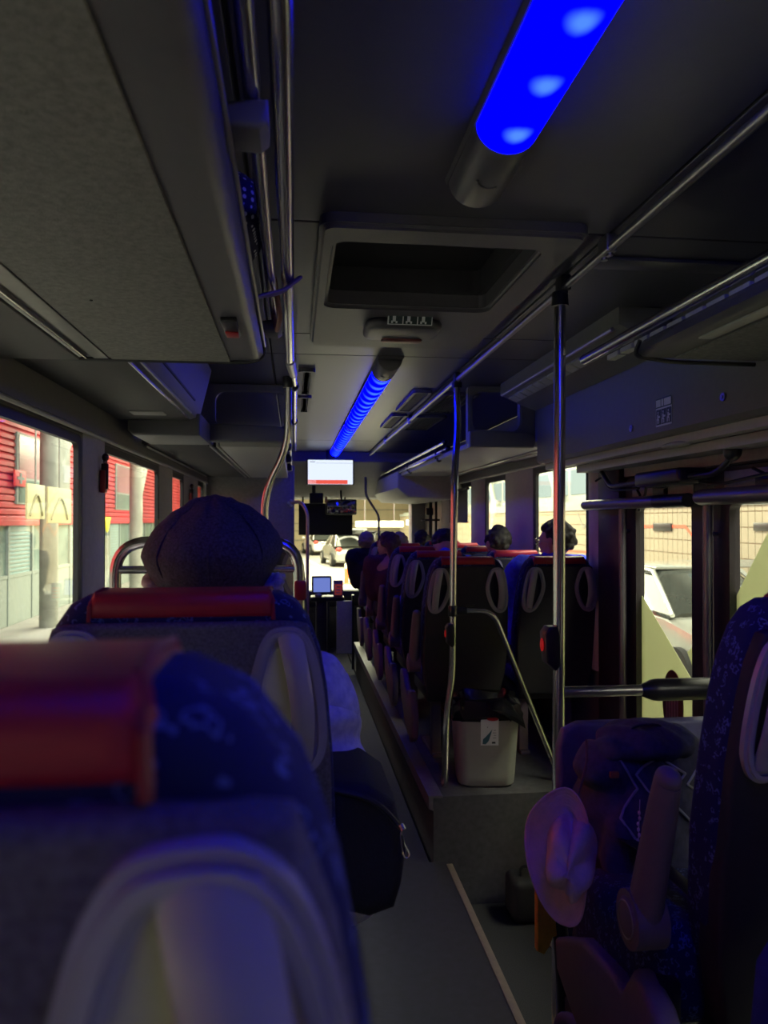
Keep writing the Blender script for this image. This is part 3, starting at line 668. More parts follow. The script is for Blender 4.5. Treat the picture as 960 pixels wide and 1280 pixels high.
grille('square ceiling air grille right of the left overhead rail, farther one', .02, .10, 4.4, 5.0)
grille('dark air grille beside the right ceiling rail, nearer one', .84, 1.06, 4.2, 4.95)
grille('dark air grille beside the right ceiling rail, farther one', .84, 1.06, 5.15, 5.9)
grille('dark air grille left of the right ceiling rail, nearer one', .66, .77, 4.15, 4.9)
grille('dark air grille left of the right ceiling rail, farther one', .66, .77, 5.1, 5.8)
# near right rack
g = thing('luggage_rack', 'near right luggage rack with chrome rail and pale strips standing for reflections under it', 'luggage rack', (1.2, .4, 1.98), group='overhead luggage racks')
ya, yb = -2.1, 1.98
bm = bm_(); prism(bm, [(.94, 1.992), (.955, 1.982), (.97, 1.98), (XR-.04, 1.98), (XR-.04, 2.03), (.975, 2.03), (.96, 2.028), (.945, 2.012)], ya, yb, bev=.006); obj('body', rel(g, bm), rack_m, g)
bm = bm_(); box(bm, (1.04, ya+.01, 1.974), (XR-.10, yb-.02, 1.981), .003); obj('textile_panel', rel(g, bm), lid_m, g)
bm = bm_(); tube(bm, fillet([(.936, yb-.03, 2.02), (.932, yb, 1.985), (1.04, yb+.01, 1.972), (XR-.06, yb+.02, 1.972)], .04), .006, 8); obj('edge_gasket', rel(g, bm), black_m, g)
for (a, b) in ((.3, .72), (.95, 1.28), (1.42, 1.74)):
    bm = bm_(); box(bm, (.985, a, 1.975), (1.022, b, 1.981), .002); obj('reflection_strip', rel(g, bm), panel_l, g)  # pale strips stand for reflections on the rack underside
for i in range(26):
    y = -.2+i*.095; bm = bm_(); box(bm, (.972, y, 2.03), (1.0, y+.078, 2.046), .002, 1); obj('vent_tooth', rel(g, bm), panel_l, g)
g = rail('rack_rail', 'long chrome rail along the near right luggage rack', 'handrail', [(.965, -1.4, 2.068), (.965, 2.42, 2.068)], .0165)
for y in (-.9, -.1):
    bm = bm_(); cyl(bm, (.965, y, 2.068), (.965, y, ZC), .008); obj('hanger', rel(g, bm), steel, g)
# middle right duct beyond the pole
g = thing('air_duct', 'slotted duct strip along the ceiling between the near rack and the rack frame', 'duct', (1.2, 3.1, 2.1))
bm = bm_(); prism(bm, [(1.21, 2.15), (1.295, 2.12), (1.295, ZC), (1.10, ZC), (1.10, 2.20)], 2.45, 3.94, bev=.004); obj('duct', rel(g, bm), cov_m, g)
bm = bm_(); tube(bm, [(1.10, 2.5, 2.195), (1.10, 3.9, 2.195)], .008, 8); obj('bead', rel(g, bm), steel, g)
for i in range(14):
    y = 2.5+i*.10; bm = bm_(); box(bm, (1.13, y, 2.165), (1.18, y+.085, 2.178), .002, 1, rot=Matrix.Rotation(.42, 3, 'Y')); obj('vent_tooth', rel(g, bm), panel_l, g)
# front right rack with open chrome rails
g = thing('luggage_rack', 'front right rack with pale underside and open chrome rails', 'luggage rack', (1.2, 6, 1.93), group='overhead luggage racks')
bm = bm_(); box(bm, (.98, 4.1, 1.94), (XR-.03, 8.3, 1.97), .006); obj('underside', rel(g, bm), panel_l, g)
bm = bm_(); box(bm, (1.40, 4.1, 1.930), (1.43, 8.2, 1.941), .002); obj('strip', rel(g, bm), steel, g)
bm = bm_(); box(bm, (1.44, 4.35, 1.928), (1.50, 5.0, 1.941), .002); obj('lamp_strip', rel(g, bm), panel_l, g)
for x, z, y0 in ((.96, 2.03, 4.75), (1.0, 2.0, 4.85)):
    bm = bm_(); tube(bm, [(x, y0, z), (x, 8.3, z)], .011); obj('rail', rel(g, bm), chrome, g)
    bm = bm_(); ell(bm, (x, y0, z), (.018, .02, .018)); obj('rail_end', rel(g, bm), blackp, g)
bm = bm_(); box(bm, (.955, 4.9, 1.965), (1.005, 8.2, 1.975), .002); obj('strip', rel(g, bm), chrome, g)
for y in (5.1, 6.4, 7.6):
    bm = bm_(); ell(bm, (.99, y, 1.945), (.02, .03, .018)); cyl(bm, (.965, y, 1.95), (.965, y, 2.03), .006); obj('rail_foot', rel(g, bm), blackp, g)

# ================================================================== SEATS
SH = 1.05                        # seat height over its platform
def seat_outline(w_, zt, zb, inset=0):
    """half-turned outline of the backrest from below: wide hips, rounded shoulders"""
    h = w_/2-inset; t = zt-inset
    R = [(h*.90, zb), (h*1.02, zb+.12), (h*1.06, zb+.26), (h*1.03, t-.26), (h*.985, t-.15), (h*.94, t-.095), (h*.86, t-.045), (h*.76, t-.014), (h*.64, t)]
    return R + [(-x, z) for x, z in R[::-1]]
def back_y(z, base):      # recline: the top leans back toward the rear
    return -(z-base)*.16
def lean(bm, base, k=.16):
    for v in bm.verts: v.co.y -= (v.co.z-base)*k
def make_grip(par, side, cx, cz, y, rec=None):
    """grey plastic grip: ring, recess and arched handle"""
    s = side
    out = [(-.026, .108), (-.004, .113), (.016, .110), (.034, .090), (.048, .045), (.057, -.02), (.058, -.075), (.044, -.108), (.018, -.118), (-.012, -.104), (-.036, -.068), (-.054, -.018), (-.058, .022), (-.050, .060), (-.040, .090)]
    n = len(out); cxm, czm = 0, 0
    dens = []
    for i in range(n):          # smooth closed curve
        p0, p1, p2, p3 = (Vector((*out[(i+j-1) % n], 0)) for j in range(4))
        for k_ in range(4):
            t = k_/4; dens.append(.5*((2*p1)+(-p0+p2)*t+(2*p0-5*p1+4*p2-p3)*t*t+(-p0+3*p1-3*p2+p3)*t**3))
    bm = bm_(); O3 = [(cx+s*p.x, cz+p.y) for p in dens]; I3 = []
    for i_, p in enumerate(dens):
        t_ = (dens[(i_+1) % len(dens)]-dens[i_-1]).normalized(); nn = Vector((t_.y, -t_.x, 0)); nn = nn if nn.dot(p) < 0 else -nn
        q = p+nn*.019; I3.append((cx+s*q.x, cz+q.y))
    ring_prism(bm, O3, I3, y-.012, y+.012)
    bmesh.ops.bevel(bm, geom=[e for e in bm.edges if len(e.link_faces) == 2 and e.calc_face_angle(0) > 1.2], offset=.006, segments=4, affect='EDGES')
    lean(bm, .30); g = obj('grip', bm, grip_m, par)
    bm = bm_(); prism(bm, [(cx+s*p.x*.88, cz+p.y*.90) for p in dens], y+(.004 if rec else .0015), y+.014); lean(bm, .30); obj('grip_recess', bm, rec or olive_m, g)
    # handle: broad arched bar from top of the ring to its outer foot
    bm = bm_(); rings = []; N = 12
    for i in range(N+1):
        t = i/N; x = s*(.001+.020*t+.009*math.sin(PI*t)); z = .104-.200*t; yy = y-.004-.026*math.sin(PI*min(1, t*1.05))**.8 if t < .95 else y-.006
        wd = .0185-.002*t; th_ = .0075
        rings.append([bm.verts.new((cx+x+wd*a, yy+th_*b, cz+z)) for a, b in ((-1, .6), (-1, -.2), (-.7, -.85), (0, -1.25), (.7, -.85), (1, -.2), (1, .6), (0, .9))])
    for A, B_ in zip(rings, rings[1:]):
        for q in range(8): bm.faces.new((A[q], A[(q+1) % 8], B_[(q+1) % 8], B_[q]))
    bm.faces.new(rings[0]); bm.faces.new(rings[-1][::-1]); lean(bm, .30); obj('grip_handle', bm, grip_m, g)
    return g
def make_seat(name, label, w_=.42, off=.040, own_base=False, hw=.142, blue_back=False, arm=0, dark=False, cover=False, loc=(0, 0, 0), scale=1, group='coach seats'):
    t = thing(name, label, 'seat', loc, group=group, scale=scale)
    zt = SH
    bm = bm_(); prism(bm, seat_outline(w_, zt, .40), -.055, .055, bev=.03, seg=5); lean(bm, .30); obj('backrest', bm, fab_blue, t)
    bm = bm_(); so = seat_outline(w_-.010, zt, .34, .0); so = [(x, min(z, zt-.047)) for x, z in so if z < zt-.030]; q = len(so)//2; xa_ = so[q-1][0]; so = so[:q]+[(xa_*.93, zt-.042), (xa_*.80, zt-.040), (-xa_*.80, zt-.040), (-xa_*.93, zt-.042)]+so[q:]
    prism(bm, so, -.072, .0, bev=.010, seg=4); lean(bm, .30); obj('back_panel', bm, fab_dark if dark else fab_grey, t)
    bm = bm_(); prism(bm, [(-hw, zt-.040), (hw, zt-.040), (hw-.004, zt-.010), (hw-.014, zt+.004), (-hw+.014, zt+.004), (-hw+.004, zt-.010)], -.060, .062, bev=.02, seg=4)
    prism(bm, [(-.125, zt-.25), (.125, zt-.25), (.125, zt-.03), (-.125, zt-.03)], .035, .064, bev=.01)
    lean(bm, .30); hr = obj('headrest', bm, red_m, t, 'dark red leather head cover')
    for s in (-1, 1):
        q = hw-.142; pts = [(s*(.134+q), -.061, zt-.038), (s*(.133+q), -.057, zt-.015), (s*(.128+q), -.037, zt+.003), (s*(.126+q), .0, zt+.006), (s*(.128+q), .04, zt+.003), (s*(.134+q), .062, zt-.03)]
        bm = bm_(); tube(bm, pts, .003, 6); lean(bm, .30); obj('piping', bm, mat('piping_dark', (.26, .01, .03), .4), hr)
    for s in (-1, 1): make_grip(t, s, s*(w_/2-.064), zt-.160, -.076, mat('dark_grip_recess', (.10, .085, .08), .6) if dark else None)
    bm = bm_(); box(bm, (-.035, -.076, zt-.245), (.035, -.069, zt-.232), .003); lean(bm, .30); obj('belt_slot', bm, blackp, t)
    # cushion
    bm = bm_(); box(bm, (-w_/2+(-.075 if own_base else .01), .0, .25 if own_base else .36), (w_/2-.01, .41 if own_base else .47, .43 if own_base else .47), .045, 5)
    if own_base:
        for v in bm.verts: v.co.z += .06*(1-v.co.y/.2)*.5 + .02
    obj('cushion', bm, fab_blue, t)
    bm = bm_(); box(bm, (-w_/2+.03, -.02, .30), (w_/2-.03, .42, .365), .01); obj('seat_pan', bm, blackp, t)
    for x in (-.12, .12):
        bm = bm_(); box(bm, (x-.025, .05, 0), (x+.025, .10, .31), .006); box(bm, (x-.025, .02, 0), (x+.025, .36, .02), .005); obj('leg', bm, arm_m, t)
    if arm:
        s = arm; x = s*(w_/2+off)
        bm = bm_(); pts = [(x, -.015, .51), (x, -.045, .60), (x, -.085, .71), (x, -.105, .765)]
        tube(bm, fillet(pts, .05), [.028]*3+[.024]*60, 12) if False else tube(bm, pts, [.030, .027, .024, .021], 14, flat=1.3, up=(0, 1, 0)); ell(bm, (x, -.106, .768), (.021, .027, .02)); a = obj('armrest', bm, arm_m, t)
        bm = bm_(); cyl(bm, (x-.03, -.01, .505), (x+.03, -.01, .505), .048, n=28); ell(bm, (x+s*.03, -.01, .505), (.006, .036, .036)); hb = obj('armrest_hub', bm, arm_m, a)
        bm = bm_(); tube(bm, [(x+s*.033, -.01+.030*math.cos(q), .505+.030*math.sin(q)) for q in [2*PI*i/24 for i in range(24)]], .0016, 6, closed=True); obj('hub_ring', bm, steel, hb)
    if own_base:
        x = -w_/2-.085; cpts = [(1.77, .52), (1.60, .61), (1.43, .634), (1.40, .62), (1.35, .69), (1.27, .67), (1.18, .58), (1.15, .40), (1.40, .34), (1.62, .39), (1.76, .45)]
        bm = bm_(); prism(bm, [(a-1.33, (b-.25)/1.09) for a, b in cpts], x-.02, x+.03, axis='X', bev=.014, seg=3); obj('side_cover', bm, arm_m, t)
        bm = bm_(); box(bm, (x+.02, -.02, .30), (x+.06, .10, .40), .006); obj('belt_buckle', bm, blackp, t)
    elif cover or arm:
        s = arm or 1; x = s*(w_/2+(.045 if arm else .003))
        bm = bm_(); prism(bm, [(-.10, .26), (-.03, .36), (.04, .355), (.07, .31), (.16, .35), (.27, .41), (.33, .41), (.35, .37), (.30, .26), (.15, .14), (-.02, .10), (-.09, .14)], x-.018, x+.018, axis='X', bev=.010, seg=3); obj('side_cover', bm, arm_m, t)
    return t
s0 = make_seat('coach_seat', 'nearest seat back, huge and blurred, with a dark red head cover', .44, cover=True, loc=(-.185, .445, .42), scale=1.0)
s1 = make_seat('coach_seat', 'seat back directly behind the man in the flat cap', .44, cover=True, loc=(-.165, 1.32, .37), scale=(1, 1, .998))
s2 = copy_tree(s1); s2.location = (-.165, 3.9, .37); s2['label'] = 'front left seat holding a dark haired passenger, seen past the rail loop'
# right pairs
row_y = [3.85, 4.60, 5.35, 6.10, 6.80]
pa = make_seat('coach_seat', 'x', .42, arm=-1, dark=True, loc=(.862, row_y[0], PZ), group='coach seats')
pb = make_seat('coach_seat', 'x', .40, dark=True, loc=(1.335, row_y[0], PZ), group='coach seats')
ordn = ['first', 'second', 'third', 'fourth', 'fifth']
for i, y in enumerate(row_y):
    a = pa if i == 0 else copy_tree(pa); b = pb if i == 0 else copy_tree(pb)
    a.location.y = y; b.location.y = y
    a['label'] = 'aisle seat of the right hand pairs, %s row counted from the waste bin' % ordn[i]
    b['label'] = 'window seat of the right hand pairs, %s row counted from the waste bin' % ordn[i]
# near right seat
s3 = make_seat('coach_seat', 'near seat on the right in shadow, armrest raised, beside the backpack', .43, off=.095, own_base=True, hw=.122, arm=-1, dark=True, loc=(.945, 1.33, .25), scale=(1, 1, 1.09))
bm = bm_(); tube(bm, fillet([(-.33, .40, .04), (-.33, .36, .13), (-.30, .25, .14), (-.14, .22, .14)], .05), .014, 10); obj('foot_bar', bm, arm_m, s3)
# shaded bars for gates
# ================================================================== PEOPLE
def person_prims(lean_=0., bend=0.):
    """seated figure facing +Y, origin on the seat under the hips; lean_ to the side, bend forward"""
    P = []
    def S(x, y, z):       # shear the trunk: bend and lean grow with height over the hips
        k_ = max(0, z-.12); return (x+lean_*k_, y+bend*k_*k_*1.6, z - .35*bend*k_*k_)
    P += [('e', S(0, 0, .10), (.17, .13, .12)), ('e', S(0, 0, .22), (.145, .11, .14)), ('e', S(0, .0, .36), (.17, .115, .18)), ('e', S(0, -.01, .46), (.165, .10, .10))]
    P += [('c', S(-.15, 0, .495), S(.15, 0, .495), .058, .058), ('c', S(0, 0, .50), S(0, .02, .61), .062, .052)]
    for s in (-1, 1):
        P += [('c', S(s*.175, 0, .49), S(s*.198, .05, .24), .052, .042), ('c', S(s*.198, .05, .24), (s*.13+lean_*.05, .30, .20), .040, .028)]
        w_ = Vector((s*.13+lean_*.05, .30, .20)); P += [('e', w_+Vector((-s*.012, .05, -.01)), (.038, .048, .016))]
        for j, (dx, ln) in enumerate(((-.028, .058), (-.010, .068), (.010, .063), (.027, .050))):
            b = w_+Vector((-s*.012+dx, .085, -.012)); m_ = b+Vector((0, ln*.6, -.004)); e = m_+Vector((0, ln*.4, -.018))
            P += [('c', b, m_, .0095, .0088), ('c', m_, e, .0088, .0078)]
        b = w_+Vector((-s*.045, .03, -.01)); m_ = b+Vector((-s*.022, .035, -.006)); P += [('c', b, m_, .012, .0105), ('c', m_, m_+Vector((-s*.004, .026, -.006)), .0105, .009)]
        P += [('c', (s*.09, .02, .09), (s*.115, .44, .10), .088, .060), ('c', (s*.115, .44, .09), (s*.12, .42, -.36), .056, .038), ('c', (s*.12, .42, -.40), (s*.13, .58, -.42), .040, .030)]
    return P, S
def head_prims(o, yaw=0, pitch=0):
    R = Euler((pitch, 0, yaw)).to_matrix(); P = []
    def h(c, r): P.append(('e', Vector(o)+R @ Vector(c), r, (pitch, 0, yaw)))
    h((0, -.004, .012), (.074, .092, .092)); h((0, .03, -.035), (.060, .062, .062)); h((0, .055, -.075), (.032, .028, .022))
    h((0, .092, -.018), (.011, .016, .024)); h((0, .100, -.030), (.015, .012, .010)); h((0, .080, -.058), (.024, .012, .008))
    for s in (-1, 1): h((s*.076, -.005, -.015), (.011, .019, .032)); h((s*.040, .07, -.022), (.022, .014, .016)); h((s*.03, .083, .014), (.02, .010, .007))
    return P, R
def hair_mesh(yaw, pitch, long_=False, seed=1, low=-.055, fringe=.03):
    rnd = random.Random(seed); R = Euler((pitch, 0, yaw)).to_matrix(); P = []
    P.append(('e', R @ Vector((0, -.016, .022)), (.078, .092, .090), (pitch, 0, yaw)))
    for i in range(90):
        th = rnd.uniform(0, 2*PI); ph = rnd.uniform(-.5, 1.5)
        d = Vector((math.cos(ph)*math.sin(th), -math.cos(ph)*math.cos(th), math.sin(ph)))
        if d.y > .35 and d.z < .55: continue
        if abs(d.x) > .75 and d.z < -.05 and d.y > -.1: continue
        p = Vector((d.x*.076, d.y*.094-.006, d.z*.094+.012))
        if p.z < low: continue
        P.append(('e', R @ p, (.017, .017, .021), (rnd.uniform(0, 3),)*3))
    if long_:
        for s in (-1, -.5, 0, .5, 1): P.append(('c', R @ Vector((s*.062, -.05, .0)), R @ Vector((s*.066, -.065, -.15)), .034, .024))
    return blob(P, .006, 2)
def shirt_prims(S, r=.014, lean_=0):
    P = [('e', S(0, 0, .13), (.175+r, .135+r, .12)), ('e', S(0, 0, .24), (.155+r, .12+r, .14)), ('e', S(0, .0, .36), (.175+r, .12+r, .18)), ('c', S(-.15, 0, .495), S(.15, 0, .495), .058+r, .058+r), ('c', S(0, 0, .50), S(0, .012, .565), .066+r*.6, .060)]
    for s in (-1, 1): P += [('c', S(s*.175, 0, .49), S(s*.198, .05, .24), .055+r, .046+r), ('c', S(s*.198, .05, .24), (s*.133+lean_*.05, .29, .20), .044+r, .034+r*.6)]
    return P
trous_P = []
for s in (-1, 1): trous_P += [('c', (s*.09, .02, .09), (s*.115, .44, .10), .098, .070), ('c', (s*.115, .44, .09), (s*.12, .42, -.34), .068, .050)]
trous_P += [('e', (0, 0, .08), (.185, .145, .10))]
trous_me = blob(trous_P, .016, 3)
shoe_P = [('c', (0, .42, -.41), (0, .60, -.425), .046, .038), ('c', (0, .42, -.38), (0, .42, -.41), .045, .045)]
shoe_me = blob(shoe_P, .012, 2)
eye_m = mat('eye_white', (.6, .58, .55), .2); iris_m = mat('iris', (.03, .02, .015), .2); lip_m = mat('lips', (.35, .12, .10), .5)
def cloth(name, col, bump=.5): return mat(name, col, .9, var=.2, scale=60, bump=bump, bscale=500)
def person(label, loc, top, trs, hair=None, yaw=0, pitch=0, lean_=0, bend=0, body_rot=0, hairkw={}, shirt_r=.014, neck=.70, scale=1):
    t = thing('person', label, 'person', loc, body_rot, group='seated bus passengers', scale=scale)
    P, S = person_prims(lean_, bend); o = Vector(S(0, .015, neck)); hp, R = head_prims(o, yaw, pitch)
    from_me('body', blob(P+hp, .0095, 3), skin_m, t)
    jm = blob(shirt_prims(S, shirt_r, lean_), .013, 3)
    co = np.empty(len(jm.vertices)*3, 'f'); jm.vertices.foreach_get('co', co); co = co.reshape(-1, 3); nm = np.empty(len(jm.vertices)*3, 'f'); jm.vertices.foreach_get('normal', nm); nm = nm.reshape(-1, 3)
    x, y, z = co.T; co = co+nm*(.0045*np.sin(z*48+x*22+y*17)+.003*np.sin(x*70-z*33))[:, None]; jm.vertices.foreach_set('co', co.ravel().astype('f')); jm.update()
    from_me('jacket', jm, top, t)
    from_me('trousers', trous_me.copy(), trs, t)
    for s in (-1, 1): q = from_me('shoe', shoe_me.copy(), black_m, t); q.location = (s*.125, 0, 0)
    if hair is not None:
        hh = from_me('hair', hair_mesh(yaw, pitch, **hairkw), hair, t); hh.location = o
    for s in (-1, 1):
        bm = bm_(); ell(bm, o+R @ Vector((s*.031, .078, -.004)), (.011, .010, .008)); e = obj('eye', bm, eye_m, t)
        bm = bm_(); ell(bm, o+R @ Vector((s*.031, .0865, -.004)), (.0045, .003, .0045)); obj('iris', bm, iris_m, e)
    bm = bm_(); ell(bm, o+R @ Vector((0, .0905, -.058)), (.020, .004, .0045)); obj('mouth', bm, lip_m, t)
    return t, o, R, S
dk_hair = mat('dark_hair', (.012, .010, .010), .7, var=.3, scale=90, bump=.8, bscale=400)
wh_hair = mat('white_hair', (.50, .48, .45), .8, var=.3, scale=120, bump=.9, bscale=500)
br_hair = mat('auburn_hair', (.08, .035, .025), .8, var=.4, scale=120, bump=.8, bscale=400)
pale_hair = mat('fair_hair', (.30, .22, .17), .8, var=.3, scale=120, bump=.8, bscale=400)
jean_m = cloth('dark_trousers', (.02, .022, .035)); ltblue_m = cloth('light_blue_shirt', (.80, .80, .92), .4); blue_j = cloth('bright_blue_jacket', (.04, .08, .85), .4)
black_j = cloth('black_coat', (.012, .012, .02)); maroon_j = cloth('maroon_jacket', (.07, .02, .035)); navy_j = cloth('navy_jacket', (.015, .02, .06))
# --- man in the flat cap
t, o, R, S = person('man in a dark flat cap and light blue shirt, white hair at the ears', (-.155, 1.49, .635), ltblue_m, jean_m, None, 0, .10, hairkw=dict(seed=3), lean_=0, neck=.675, scale=1.14)
slv = blob([('c', (.165, .0, .44), (.215, .01, .27), .078, .080), ('c', (.215, .01, .27), (.225, .03, .14), .080, .070), ('c', (.12, .0, .50), (.17, .0, .43), .06, .075)], .010, 2)
for v in slv.vertices: v.co += Vector((.007*math.sin(v.co.z*75+v.co.y*30), .006*math.sin(v.co.z*60+2), 0))
from_me('loose_sleeve', slv, ltblue_m, t)
tuft = []
rt = random.Random(6)
for s in (-1, 1):
    for i in range(26): tuft.append(('e', (s*(.090+rt.uniform(-.006, .018)), rt.uniform(-.04, .02), -.022+rt.uniform(-.05, .035)), (.009, .010, .016), (rt.uniform(0, 3),)*3))
for q_ in (tuft[:26], tuft[26:]):
    tf = from_me('side_hair', blob(q_, .005, 1), wh_hair, t); tf.location = o
cap_m = mat('dark_denim', (.050, .048, .075), .95, var=.55, scale=240, bump=1, bscale=600)
bm = bm_(); bmesh.ops.create_uvsphere(bm, u_segments=64, v_segments=32, radius=1)
for v in list(bm.verts):
    a = math.atan2(v.co.x, -v.co.y); z = v.co.z*1.06; r = math.hypot(v.co.x, v.co.y)
    seam = 1-.022*math.exp(-((a/(PI/4)-round(a/(PI/4)))*10)**2)*(r > .15)
    zc = v.co.z; rn = (1-abs(zc)**1.75)**.66 if zc > 0 else ((1-.58*(-zc)**1.25) if zc > -.9 else (1-.58*.9**1.25)*max(0, (1+zc)/.1)**.5)
    ux, uy = (v.co.x/r, v.co.y/r) if r > 1e-6 else (0, 0)
    x, y = ux*rn*.119*seam, uy*rn*.134*seam
    zz = z*.088*(seam if z > 0 else 1) if z > 0 else z*.108
    if zc < 0: zz -= .020*(-zc)*max(0, 1-abs(x)/.09)*(y < 0)
    zz += .014*(y/.15) + .003*math.sin(a*5+1)*(r > .3) + .003*math.sin(v.co.x*17+v.co.y*9)*math.sin(v.co.z*11+2)
    zz -= (.012 if x < 0 else 0)*(abs(x)/.121)**2
    v.co = Vector((x, y, zz))
cap = obj('flat_cap', bm, cap_m, t, 'dark denim flat cap of eight gathered panels', ang=70)
cap.location = o+Vector((-.002, -.004, .060)); cap.rotation_euler = (-.0, -.0, .05)
bm = bm_(); ell(bm, (0, 0, .088), (.009, .009, .004)); obj('cap_button', bm, cap_m, cap)
bm = bm_(); prism(bm, [(.085*math.cos(a), .125+.055*math.sin(a)) for a in [PI*i/12 for i in range(13)]]+[(-.08, .10), (.08, .10)], -.055, -.047, axis='Z', bev=.003); obj('cap_peak', bm, cap_m, cap)
for i in range(8):
    a = i*PI/4; bm = bm_(); pts = []
    for j in range(12):
        zc = 1-j*.15; rn = (1-abs(zc)**1.75)**.66 if zc > 0 else 1-.58*(-zc)**1.25; x = math.sin(a)*rn*.1178; y = -math.cos(a)*rn*.1325; z_ = zc*(.0875 if zc > 0 else .108)+.014*(y/.15)-(.012 if x < 0 else 0)*(abs(x)/.121)**2
        pts.append((x, y, z_))
    tube(bm, pts, .0018, 6); obj('seam', bm, cap_m, cap)
# man's bag hanging at his right hip in the aisle
bagm = mat('black_nylon', (.014, .014, .018), .75, var=.2, scale=80, bump=.5, bscale=300)
g = thing('shoulder_bag', 'black shoulder bag with a silver zip pull beside the man in the flat cap', 'bag', (.12, 1.40, .80))
bm = bm_(); prism(bm, [(.045, 1.10), (.12, 1.09), (.165, 1.055), (.185, .98), (.185, .92), (.165, .875), (.12, .862), (.06, .88), (.045, .95)], 1.24, 1.50, bev=.03, seg=5)
for v in bm.verts: v.co.x += .006*math.sin(v.co.z*60+v.co.y*30); v.co.y += .008*math.sin(v.co.z*45)
obj('body', rel(g, bm), bagm, g)
bm = bm_(); tube(bm, fillet([(.06, 1.235, 1.09), (.13, 1.228, 1.075), (.178, 1.232, 1.02)], .04), .005, 8); obj('zip', rel(g, bm), mat('zip_dark', (.03, .03, .035), .4, .4), g)
bm = bm_(); tube(bm, [(.172, 1.215, 1.035), (.176, 1.21, 1.028)], .005, 8); tube(bm, fillet([(.173, 1.21, 1.027), (.176, 1.205, 1.010), (.186, 1.205, .990), (.180, 1.205, .984), (.174, 1.207, .992), (.171, 1.21, 1.025)], .004), .0013, 6); obj('zip_pull', rel(g, bm), chrome, g, 'bright silver zip pull')
bm = bm_(); tube(bm, fillet([(.06, 1.36, 1.10), (.05, 1.37, 1.25), (-.02, 1.40, 1.31)], .05), .010, 10, flat=.4); obj('strap', rel(g, bm), bagm, g)

# --- passengers on the right
t, o, R, S = person('man with glasses and short dark hair looking left, by the right window', (1.305, 4.02, .755), cloth('blue_shirt_fabric', (.04, .07, .75), .4), jean_m, dk_hair, .75, .0, lean_=.26, hairkw=dict(seed=5), scale=1.03, neck=.64)
glm = mat('glasses_metal', (.25, .22, .2), .3, .8)
gg = None
for s in (-1, 1):
    pts = [o+R @ Vector((s*.034+.019*math.cos(a), .103, -.004+.015*math.sin(a))) for a in [2*PI*i/16 for i in range(16)]]
    bm = bm_(); tube(bm, pts, .0022, 6, closed=True); tube(bm, [o+R @ Vector((s*.052, .100, .0)), o+R @ Vector((s*.080, .04, .0)), o+R @ Vector((s*.082, .0, -.005))], .0018, 6)
    if s == 1: tube(bm, [o+R @ Vector((-.015, .104, 0)), o+R @ Vector((.015, .104, 0))], .0018, 6)
    q = obj('glasses', bm, glm, t)
    bm = bm_(); M_ = R.to_4x4(); cyl(bm, o+R @ Vector((s*.034, .1025, -.004)), o+R @ Vector((s*.034, .1035, -.004)), .018); obj('lens', bm, glass, q)
person('passenger in a bright blue jacket bending forward in the second right row', (.91, 4.82, .755), blue_j, jean_m, dk_hair, .0, -1.0, lean_=.22, bend=.55, hairkw=dict(seed=8), neck=.66)
person('passenger with tousled dark hair at the right window, one row past the man with glasses', (1.275, 4.86, .755), navy_j, jean_m, dk_hair, .15, .0, lean_=.13, hairkw=dict(seed=11), neck=.645, scale=.97)
person('passenger with auburn hair and maroon jacket leaning toward the aisle', (.79, 5.57, .755), maroon_j, jean_m, br_hair, .9, -.15, lean_=-.18, bend=.1, hairkw=dict(seed=13, long_=True), neck=.64, scale=.92)
person('passenger with pale hair just beyond the auburn haired passenger', (.88, 6.30, .755), maroon_j, jean_m, pale_hair, 0, 0, hairkw=dict(seed=17), neck=.63, scale=.90)
person('passenger in a long black coat leaning far into the aisle', (.79, 7.0, .755), black_j, jean_m, pale_hair, 0, -.05, lean_=-.26, bend=.05, hairkw=dict(seed=19), shirt_r=.045, neck=.655, scale=.87)
person('dark haired passenger in the farthest right row', (1.26, 7.0, .755), navy_j, jean_m, dk_hair, 0, 0, lean_=-.14, hairkw=dict(seed=23), neck=.655, scale=.88)
person('dark haired passenger on the front left seat', (-.15, 4.10, .83), navy_j, jean_m, dk_hair, 0, 0, hairkw=dict(seed=29), neck=.64, scale=.84)

# ================================================================== LOOSE THINGS
# waste bin
g = thing('waste_bin', 'grey waste bin with a black liner and a white label on the platform edge', 'bin', (.897, 3.50, PZ))
bm = bm_()
def rr3(w_, d_, z, r=.05, n=5): return [Vector((x, y, z)) for x, y in rrect(-w_/2, -d_/2, w_/2, d_/2, r, n)]
def loft(bm, rings, cap0=True, cap1=True):
    R_ = [[bm.verts.new(p) for p in r] for r in rings]; n = len(R_[0])
    for A, B_ in zip(R_, R_[1:]):
        for i in range(n): bm.faces.new((A[i], A[(i+1) % n], B_[(i+1) % n], B_[i]))
    if cap0: bm.faces.new(R_[0][::-1])
    if cap1: bm.faces.new(R_[-1])
loft(bm, [rr3(.235, .16, .004), rr3(.255, .18, .015), rr3(.262, .185, .05), rr3(.298, .215, .325), rr3(.304, .22, .34), rr3(.304, .22, .35), rr3(.285, .20, .35), rr3(.25, .17, .03)], True, True)
bin_m = mat('bin_plastic', (.25, .25, .225), .5, var=.03, bump=.1)
for v in bm.verts: v.co.y -= 0
obj('bin_body', bm, bin_m, g)
bm = bm_(); rnd = random.Random(4); rings = []
for k_, (w_, d_, z) in enumerate(((.302, .222, .30), (.318, .238, .315), (.312, .232, .352), (.300, .22, .37), (.24, .17, .385), (.2, .14, .35), (.15, .1, .30))):
    r = rr3(w_, d_, z, .05, 6); rings.append([p+Vector((rnd.uniform(-.009, .009), rnd.uniform(-.009, .009), rnd.uniform(-.016, .016))) for p in r])
loft(bm, rings, False, True); 
liner = mat('black_liner', (.01, .01, .011), .22, var=.1)
obj('liner', bm, liner, g, ang=25)
